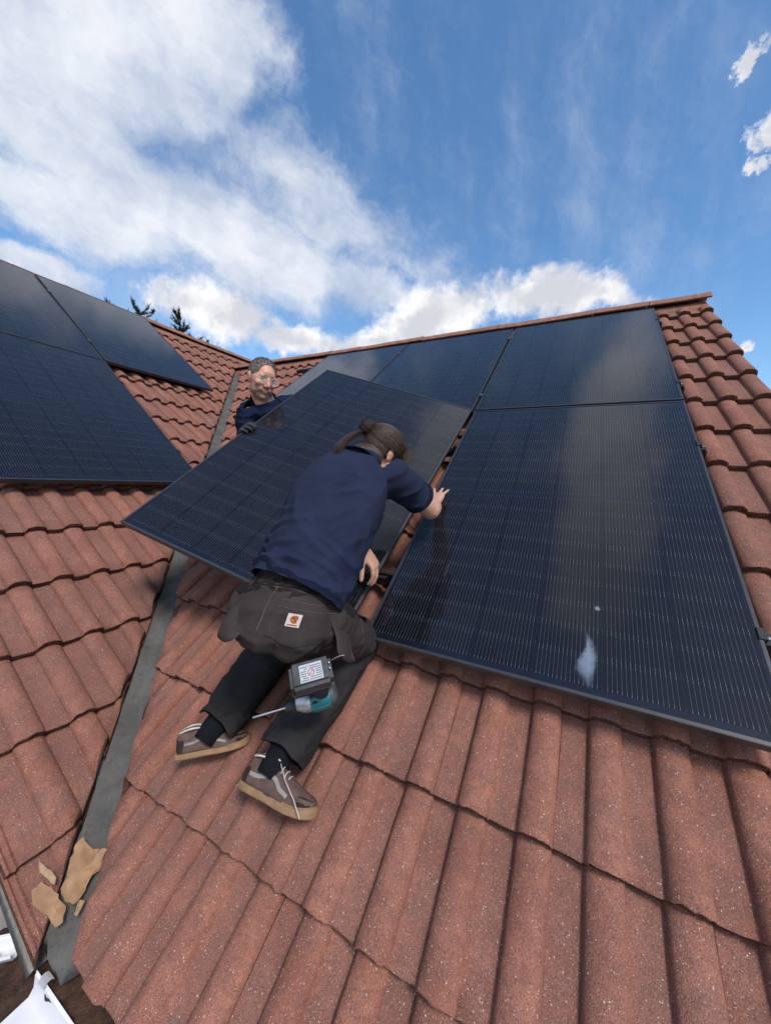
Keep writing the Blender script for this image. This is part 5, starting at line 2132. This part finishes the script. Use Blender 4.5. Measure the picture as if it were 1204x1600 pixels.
bm = bmesh.new()
BK2 = -FRT2
loft(bm, [HC2 - SPN2 * 0.04, HC2 + SPN2 * 0.10 + BK2 * 0.02, HC2 + SPN2 * 0.24 + BK2 * 0.03, HC2 + SPN2 * 0.36 + BK2 * 0.02, SM2 - SPN2 * 0.01, SM2 + SPN2 * 0.05],
     [(0.175, 0.14), (0.172, 0.14), (0.178, 0.14), (0.178, 0.125), (0.145, 0.092), (0.08, 0.07)], SRT2, 36, 2.2)
for s_, e_ in ((S2_R, EL2_R), (S2_L, EL2_L)):
    d_ = e_ - s_
    loft(bm, [SM2.lerp(s_, 0.45), s_, s_ + d_ * 0.25, s_ + d_ * 0.5, s_ + d_ * 0.72, s_ + d_ * 0.82], [0.082, 0.074, 0.070, 0.067, 0.067, 0.066], FRT2, 24)
n2d = (PH2(0, -0.02, -0.05) - NECK2).normalized()
loft(bm, [NECK2 - n2d * 0.06, NECK2, NECK2 + n2d * 0.05], [(0.10, 0.09), (0.080, 0.078), (0.074, 0.072)], SRT2, 24)
sh2 = remeshed(bm, 0.0062, 9, 0.6, "shirt")
displace(sh2, lambda co, n: 0.008 * (fold(co, (SRT2 * 0.5 + SPN2 * 0.8).normalized(), 16.0, 3.0) ** 2 - 0.35) + 0.005 * (fold(co, SRT2, 24.0, 9.0) ** 2 - 0.35))
cut_open(sh2, [(HC2 - SPN2 * 0.02, -SPN2, 0.5), (S2_R + (EL2_R - S2_R) * 0.7, (EL2_R - S2_R).normalized(), 0.12), (S2_L + (EL2_L - S2_L) * 0.7, (EL2_L - S2_L).normalized(), 0.12),
               (NECK2 + n2d * 0.022, (n2d - FRT2 * -0.25).normalized(), 0.14)])
SH2 = world_child("shirt", thicken(sh2, 0.0022), M_POLO2, W2)
# open collar: two leaves round the neck, gap at the throat
bm = bmesh.new()
prev = None
for i in range(33):
    a = math.radians(28 + 304 * i / 32)
    rad = SRT2 * math.sin(a) + FRT2 * math.cos(a)
    c = NECK2 + n2d * (0.020 - 0.016 * max(0.0, math.cos(a))) + rad * 0.078
    drop = 0.030 + 0.022 * max(0.0, math.cos(a)) ** 2
    row = [bm.verts.new(c + n2d * 0.020 - rad * 0.010), bm.verts.new(c + n2d * 0.026 - rad * 0.003), bm.verts.new(c + n2d * 0.018 + rad * 0.006), bm.verts.new(c - n2d * drop * 0.4 + rad * 0.014), bm.verts.new(c - n2d * drop + rad * 0.020)]
    if prev:
        for k in range(4):
            bm.faces.new((prev[k], prev[k + 1], row[k + 1], row[k]))
    prev = row
bmesh.ops.solidify(bm, geom=list(bm.faces), thickness=0.0025)
world_child("collar", to_mesh(bm, "collar", True), M_POLO2, SH2)
bm = bmesh.new()
loft(bm, [HC2 + SPN2 * 0.07, HC2, HC2 - SPN2 * 0.09, HC2 - SPN2 * 0.14], [(0.16, 0.12), (0.175, 0.135), (0.165, 0.13), (0.10, 0.08)], SRT2, 28, 2.2)
for s in (0, 1):
    hp = HC2 + SRT2 * (0.09 if s == 0 else -0.09)
    limb(bm, hp, 0.098, KN2[s], 0.070, 0.092)
    limb(bm, KN2[s], 0.070, AN2[s].lerp(KN2[s], 0.1), 0.058, 0.072)
tr2 = remeshed(bm, 0.008, 6, 0.6, "trousers")
world_child("trousers", tr2, M_TROU2, W2)
for s in (0, 1):
    fd = (UP1 * 0.75 + N1 * -0.25 + RT1 * (0.2 - 0.4 * s)).normalized()
    bm = bmesh.new()
    a_ = AN2[s]
    ud = (a_ - KN2[s]).normalized()
    loft(bm, [a_ - fd * 0.06, a_ - fd * 0.03, a_ + fd * 0.05, a_ + fd * 0.12, a_ + fd * 0.18, a_ + fd * 0.20], [(0.03, 0.03), (0.042, 0.046), (0.046, 0.050), (0.048, 0.038), (0.040, 0.028), (0.02, 0.015)], fd.orthogonal(), 20)
    world_child("boot", remeshed(bm, 0.007, 3, 0.5, "boot"), M_SUEDE2, W2)
# hair, stubble
hq = lambda co: RH2.inverted() @ (co - HEAD2) / 1.07
hair_t = lambda co: (lambda q: min(1.0, (q.z - (0.006 + (0.052 if q.y > 0.055 else 0.0) + 0.75 * max(0.0, q.y - 0.012))) * 45.0) if abs(q.x) < 0.095 and not (abs(q.x) > 0.072 and q.z < 0.03) else -1.0)(hq(co))
hm2 = region_shell(body2, hair_t, 0.0045, "hair", 0.0012, 260.0)
HR2 = world_child("hair", hm2, M_HAIR2, W2)
rng = random.Random(77)
paths = []
plist = list(hm2.polygons)
for i in range(1500):
    pl = rng.choice(plist)
    q = hq(pl.center)
    d = (pl.normal * 0.75 + RH2 @ Vector((rng.uniform(-.35, .35), 0.45, 0.25)) + Vector((rng.uniform(-.2, .2), rng.uniform(-.2, .2), rng.uniform(-.2, .2)))).normalized()
    L = (0.003 + 0.008 * max(0.0, min(1.0, (q.z - 0.03) / 0.06))) * rng.uniform(0.7, 1.3)
    paths.append(([pl.center - pl.normal * 0.002, pl.center + d * L * 0.5, pl.center + d * L + pl.normal * -0.002], [0.0011, 0.0010, 0.0004]))
world_child("hair_strands", tube_mesh("hair_strands", paths, 3), M_HAIR2, HR2)
def beard_t(co):
    q = hq(co)
    if q.z > -0.034 + (0.030 if abs(q.x) > 0.055 and q.y < 0.05 else 0.0) or q.z < -0.125 or q.y < 0.005:
        return -1.0
    if abs(q.x) < 0.014 and -0.064 < q.z < -0.046 and q.y > 0.07:
        return -1.0
    return min(1.0, (-0.030 - q.z) * 60.0)
world_child("beard", region_shell(body2, beard_t, 0.0020, "beard", 0.0010, 420.0), M_BEARD, W2)
for s in (-1, 1):
    pts = [PH2(s * (0.014 + 0.0075 * i), 0.0985 - 0.0022 * i * i * 0.6, 0.033 + 0.0016 * i - 0.0008 * i * i) for i in range(5)]
    world_child("eyebrow", tube_mesh("eyebrow", [(pts, [0.0026, 0.0034, 0.0034, 0.0028, 0.0015])], 6), M_BEARD, W2)
# glasses with clear frames
M_CLEAR = simple("clear acetate frame", (0.55, 0.53, 0.53), 0.2, 0.0, 0.05, 50.0, 0.0)


def lens_mat():
    m, b, p = mat("spectacle lens")
    tc = b.new('ShaderNodeTexCoord').outputs['Object']
    b.put(p.inputs['Base Color'], b.mix(b.noise(tc, 40.0, 2, 0.5), (0.9, 0.92, 0.95), (1.0, 1.0, 1.0)))
    p.inputs['Roughness'].default_value = 0.03
    p.inputs['Alpha'].default_value = 0.10
    return m


M_LENS = lens_mat()
gl = world_child("glasses", tube_mesh("glasses_bridge", [([PH2(-0.009, 0.112, 0.017), PH2(0, 0.117, 0.020), PH2(0.009, 0.112, 0.017)], [0.0021] * 3)], 8), M_CLEAR, W2)
for s in (-1, 1):
    ring = []
    for i in range(25):
        a = 2 * math.pi * i / 24
        ring.append(PH2(s * 0.034 + 0.0245 * math.copysign(abs(math.cos(a)) ** 0.8, math.cos(a)), 0.110 - 0.004 * abs(math.cos(a)), 0.008 + 0.0200 * math.copysign(abs(math.sin(a)) ** 0.8, math.sin(a))))
    world_child("rim", tube_mesh("rim", [(ring, [0.0013] * 25)], 8), M_CLEAR, gl)
    bm = bmesh.new()
    bm.faces.new([bm.verts.new(p) for p in ring[:-1]])
    world_child("lens", to_mesh(bm, "lens"), M_LENS, gl)
    world_child("temple", tube_mesh("temple", [([PH2(s * 0.058, 0.106, 0.014), PH2(s * 0.074, 0.09, 0.015), PH2(s * 0.083, 0.01, 0.010), PH2(s * 0.083, -0.025, -0.006)], [0.0017] * 4)], 6), M_CLEAR, gl)
# work gloves on both hands
M_GLOVE = simple("dark grey knitted glove", (0.030, 0.030, 0.034), 0.9, 0.0, 0.3, 90.0, 0.5)
M_GLOVER = simple("red coated glove palm", (0.32, 0.035, 0.035), 0.7, 0.0, 0.2, 60.0, 0.4)
for w_, e_ in ((WR2_R, EL2_R), (WR2_L, EL2_L)):
    fd = (w_ - e_).normalized()
    gm = region_shell(body2, lambda co: 1.0 if (co - w_).length < 0.215 and (co - w_).dot(fd) > -0.050 and (co - e_).length > 0.10 else -1.0, 0.0024, "glove", 0.0006, 200.0)
    go = world_child("glove", gm, M_GLOVE, W2)
    bv = bvh_of(gm)
    ra = fd.orthogonal().normalized(); rb = fd.cross(ra)
    pts = [w_ - fd * 0.030 + (ra * math.cos(2 * math.pi * i / 20) + rb * math.sin(2 * math.pi * i / 20)) * 0.04 for i in range(20)]
    world_child("cuff", ribbon(bv, pts, 0.022, Vector((0, 0, .01)), 0.002, 0.002, "cuff", True), M_GLOVER, go)

# ------------------------------------------------------------------ impact driver hung from the trousers
M_BLACKP = simple("black textured plastic", (0.020, 0.020, 0.022), 0.55, 0.0, 0.2, 70.0, 0.4)
M_GREYP = simple("scuffed dark grey plastic", (0.045, 0.046, 0.050), 0.6, 0.0, 0.35, 45.0, 0.4)
M_TEAL = simple("teal moulded plastic", (0.012, 0.145, 0.165), 0.45, 0.0, 0.2, 40.0, 0.2)
M_ALU = simple("cast aluminium nose", (0.48, 0.48, 0.50), 0.35, 0.8, 0.12, 60.0, 0.3)
M_STICK = simple("grey paper label", (0.42, 0.43, 0.46), 0.6, 0.0, 0.08, 80.0, 0.1)
M_PRINT = simple("dark label print", (0.08, 0.08, 0.09), 0.6, 0.0, 0.2, 80.0, 0.0)
M_REDP = simple("red label print", (0.40, 0.06, 0.05), 0.6, 0.0, 0.1, 80.0, 0.0)
ZT = (CU * 0.73 - CF * 0.66 + CR * 0.04).normalized()
XT = (-CR * 0.90 - CU * 0.42)
XT = (XT - ZT * XT.dot(ZT)).normalized()
YT = ZT.cross(XT)
DR_O = cam.matrix_world @ Vector((-0.1985, -0.526, -1.005))
DR = empty("impact_driver", DR_O + CU * 0.006, Matrix((XT, YT, ZT)).transposed())
DR.scale = (0.90, 0.90, 0.90)
tag(DR, "teal and black cordless impact driver hanging battery up from the kneeling worker's trousers", "power tool")


def tool_part(name, build, m, parent=DR, smooth=45):
    bm = bmesh.new()
    build(bm)
    me = to_mesh(bm, name)
    auto_smooth(me, smooth)
    return obj(name, me, m, parent)


def bevbox(x0, x1, y0, y1, z0, z1, b, seg=3):
    def f(bm):
        box_into(bm, x0, x1, y0, y1, z0, z1)
        bmesh.ops.bevel(bm, geom=list(bm.edges), offset=b, segments=seg, affect='EDGES')
    return f


def turned(prof, segs=24):
    """solid turned about the X axis: prof = (x, radius)"""
    return lambda bm: loft(bm, [(x, 0, 0) for x, r in prof], [r for x, r in prof], (0, 0, 1), segs)


body = tool_part("motor_housing", turned([(-0.070, 0.014), (-0.066, 0.026), (-0.052, 0.032), (-0.020, 0.0335), (0.006, 0.033), (0.020, 0.031), (0.026, 0.028)]), M_TEAL)
tool_part("rear_cap", turned([(-0.074, 0.010), (-0.071, 0.024), (-0.062, 0.0315), (-0.056, 0.0340), (-0.050, 0.0340)]), M_GREYP)
tool_part("nose", turned([(0.012, 0.0325), (0.022, 0.0325), (0.034, 0.030), (0.046, 0.023), (0.056, 0.018), (0.060, 0.016)]), M_ALU)
tool_part("bumper", turned([(0.056, 0.020), (0.060, 0.021), (0.064, 0.020)]), M_BLACKP)
tool_part("chuck", turned([(0.062, 0.013), (0.074, 0.013), (0.078, 0.011), (0.086, 0.010)]), M_GREYP)
tool_part("bit", turned([(0.080, 0.0036), (0.150, 0.0036), (0.158, 0.0030), (0.178, 0.0030), (0.182, 0.0015)], 10), M_STEEL)
tool_part("grip", lambda bm: loft(bm, [(-0.026, 0, 0.004), (-0.026, 0, 0.030), (-0.022, 0, 0.060), (-0.018, 0, 0.100), (-0.014, 0, 0.118)], [(0.026, 0.019), (0.023, 0.018), (0.022, 0.0175), (0.025, 0.020), (0.032, 0.024)], (1, 0, 0), 22, 2.3), M_BLACKP)
tool_part("trigger", bevbox(-0.004, 0.012, -0.009, 0.009, 0.030, 0.056, 0.004), M_BLACKP)
tool_part("reverse_lever", bevbox(-0.010, 0.006, 0.014, 0.024, 0.020, 0.028, 0.002), M_BLACKP)
for s in (-1, 1):
    tool_part("side_panel", lambda bm: loft(bm, [(-0.048, s * 0.031, 0.002), (-0.02, s * 0.0335, 0.0), (0.008, s * 0.0325, -0.001), (0.016, s * 0.030, -0.001)], [(0.010, 0.003), (0.014, 0.003), (0.013, 0.003), (0.006, 0.002)], (0, 0, 1), 16), M_TEAL)
    for (x, z) in ((-0.030, 0.012), (-0.006, -0.014), (-0.050, -0.006)):
        sc = tool_part("screw", lambda bm: bmesh.ops.create_cone(bm, cap_ends=True, segments=10, radius1=0.0030, radius2=0.0026, depth=0.003, matrix=Matrix.Translation((x, s * 0.0335, z)) @ Matrix.Rotation(math.pi / 2, 4, 'X')), M_STEEL)
tool_part("foot", bevbox(-0.058, 0.050, -0.033, 0.033, 0.112, 0.132, 0.007), M_BLACKP)
bat = tool_part("battery", bevbox(-0.066, 0.050, -0.0375, 0.0375, 0.116, 0.168, 0.010, 4), M_GREYP)
bat.location = (0, 0, 0.018)
tool_part("battery_rim", bevbox(-0.067, 0.051, -0.0385, 0.0385, 0.122, 0.128, 0.002), M_BLACKP, bat)
tool_part("release_button", bevbox(0.046, 0.055, -0.016, 0.016, 0.118, 0.138, 0.003), M_BLACKP, bat)
lab = tool_part("label", bevbox(-0.040, 0.022, -0.024, 0.026, 0.1675, 0.1686, 0.0003, 1), M_STICK, bat)
for i in range(7):
    y = 0.021 - 0.0062 * i
    for (x0, x1) in (((-0.037, -0.022), (0.004, 0.019)) if 1 < i < 5 else ((-0.037, -0.004 - 0.003 * (i % 2)), (0.000, 0.019 - 0.005 * (i % 3)))):
        pr = obj("print_line", box_mesh("print_line", x0, x1, y - 0.0011, y + 0.0011, 0.16862, 0.1688), M_PRINT, bat)
ringp = [(-0.009 + 0.0085 * math.cos(2 * math.pi * i / 24), 0.002 + 0.0085 * math.sin(2 * math.pi * i / 24), 0.1688) for i in range(25)]
obj("warning_ring", tube_mesh("warning_ring", [(ringp, [0.0011] * 25), ([(-0.015, -0.004, 0.1688), (-0.003, 0.008, 0.1688)], [0.0010] * 2)], 6), M_REDP, bat)
for y in (-0.012, 0.004):
    tool_part("battery_contact", lambda bm: bmesh.ops.create_icosphere(bm, subdivisions=2, radius=0.0034, matrix=Matrix.Translation((-0.060, y, 0.166))), M_STEEL, bat)
tool_part("belt_hook", lambda bm: [loft(bm, [(-0.045, -0.034, 0.104), (-0.050, -0.048, 0.104), (-0.072, -0.054, 0.110), (-0.098, -0.054, 0.120), (-0.112, -0.052, 0.122)], [0.0022] * 5, (0, 0, 1), 8)], M_STEEL)

# ------------------------------------------------------------------ conifers behind the left ridge
M_BARK = simple("grey brown bark", (0.085, 0.062, 0.048), 0.95, 0.0, 0.3, 30.0, 0.6)


def needle_mat():
    m, b, p = mat("dark conifer needles")
    co, rnd, tc = objco(b)
    c = b.mix(b.noise(co, 9.0, 4, 0.6), (0.020, 0.040, 0.022), (0.060, 0.095, 0.050))
    b.put(p.inputs['Base Color'], c)
    p.inputs['Roughness'].default_value = 0.7
    return m


M_NEEDLE = needle_mat()


def conifer(base, top, label, seed, tiers, reach, lean=(0, 0)):
    rng = random.Random(seed)
    base, top = Vector(base), Vector(top)
    H = top.z - base.z
    root = empty("conifer_tree", base)
    tag(root, label, "tree", "conifers behind the left ridge")
    tb = bmesh.new()
    axis_p = lambda t: base.lerp(top, t) + Vector((0.05 * math.sin(t * 9 + seed), 0.05 * math.cos(t * 7 + seed), 0)) * (1 - t) * 3
    loft(tb, [axis_p(t) for t in (0, .15, .3, .5, .7, .85, .95, 1.0)], [0.13, 0.11, 0.09, 0.065, 0.04, 0.02, 0.010, 0.004], (1, 0, 0), 10)
    vs, fs = [], []

    def spray(p, d, ln):
        """flat pointed spray of needles along d"""
        side = d.cross(Vector((rng.uniform(-.4, .4), rng.uniform(-.4, .4), 1))).normalized()
        n = max(4, int(ln / 0.016))
        for i in range(n):
            q = p + d * (ln * i / n)
            for s in (-1, 1):
                l = 0.034 * (1 - 0.5 * i / n) * rng.uniform(0.7, 1.3)
                tip = q + (side * s * 0.8 + d * 0.6 + Vector((0, 0, rng.uniform(-.2, .3)))) * l
                w = d * 0.007
                k = len(vs)
                vs.extend([q - w, q + w, tip])
                fs.append((k, k + 1, k + 2))
    for i in range(tiers):
        t = 0.35 + 0.65 * (i / (tiers - 1)) ** 0.42
        for j in range(5 if t < 0.97 else 3):
            a = rng.uniform(0, 6.283)
            L = reach * (1.04 - t) ** 0.75 * rng.uniform(0.6, 1.15) + 0.16
            up = 0.15 + 0.55 * t + rng.uniform(-.25, .25)
            d = Vector((math.cos(a), math.sin(a), up)).normalized()
            p = axis_p(t)
            pts = [p]
            for k in range(5):
                d = (d + Vector((rng.uniform(-.15, .15), rng.uniform(-.15, .15), 0.06 - 0.10 * (1 - t)))).normalized()
                q = pts[-1] + d * (L / 5)
                pts.append(q)
                for m_ in range(7):
                    dd = (d * 0.7 + Vector((rng.uniform(-1, 1), rng.uniform(-1, 1), rng.uniform(-.3, .5))) * 0.7).normalized()
                    spray(pts[-2].lerp(q, rng.random()), dd, rng.uniform(0.06, 0.15) * (0.6 + 0.5 * (1 - t)))
            spray(pts[-1], d, 0.10)
            spray(pts[-2], d, L / 5)
            loft(tb, pts, [0.010, 0.008, 0.006, 0.005, 0.004, 0.002], d.orthogonal(), 5)
    world_child("trunk", to_mesh(tb, "trunk", True), M_BARK, root)
    me = bpy.data.meshes.new("crown")
    me.from_pydata(vs, [], fs)
    world_child("crown", me, M_NEEDLE, root)


conifer((-7.6, 3.35, GZ), (-7.5, 3.40, 3.76), "tallest spiky conifer tip above the left ridge, nearest the left panels", 3, 20, 1.3)
conifer((-7.4, 2.90, GZ), (-7.5, 2.93, 3.60), "tiny lone conifer shoot at the top edge of the left panels", 8, 16, 0.8)
conifer((-7.7, 4.20, GZ), (-7.5, 4.24, 3.98), "thin upright conifer sprig in front of the white cloud", 12, 17, 0.55)
conifer((-7.5, 4.60, GZ), (-7.5, 4.62, 3.66), "low dark conifer tuft on the ridge right of the thin sprig", 17, 20, 0.9)
conifer((-7.6, 5.00, GZ), (-7.5, 5.04, 3.60), "rightmost low conifer tuft on the ridge, by the bearded worker", 23, 20, 0.9)
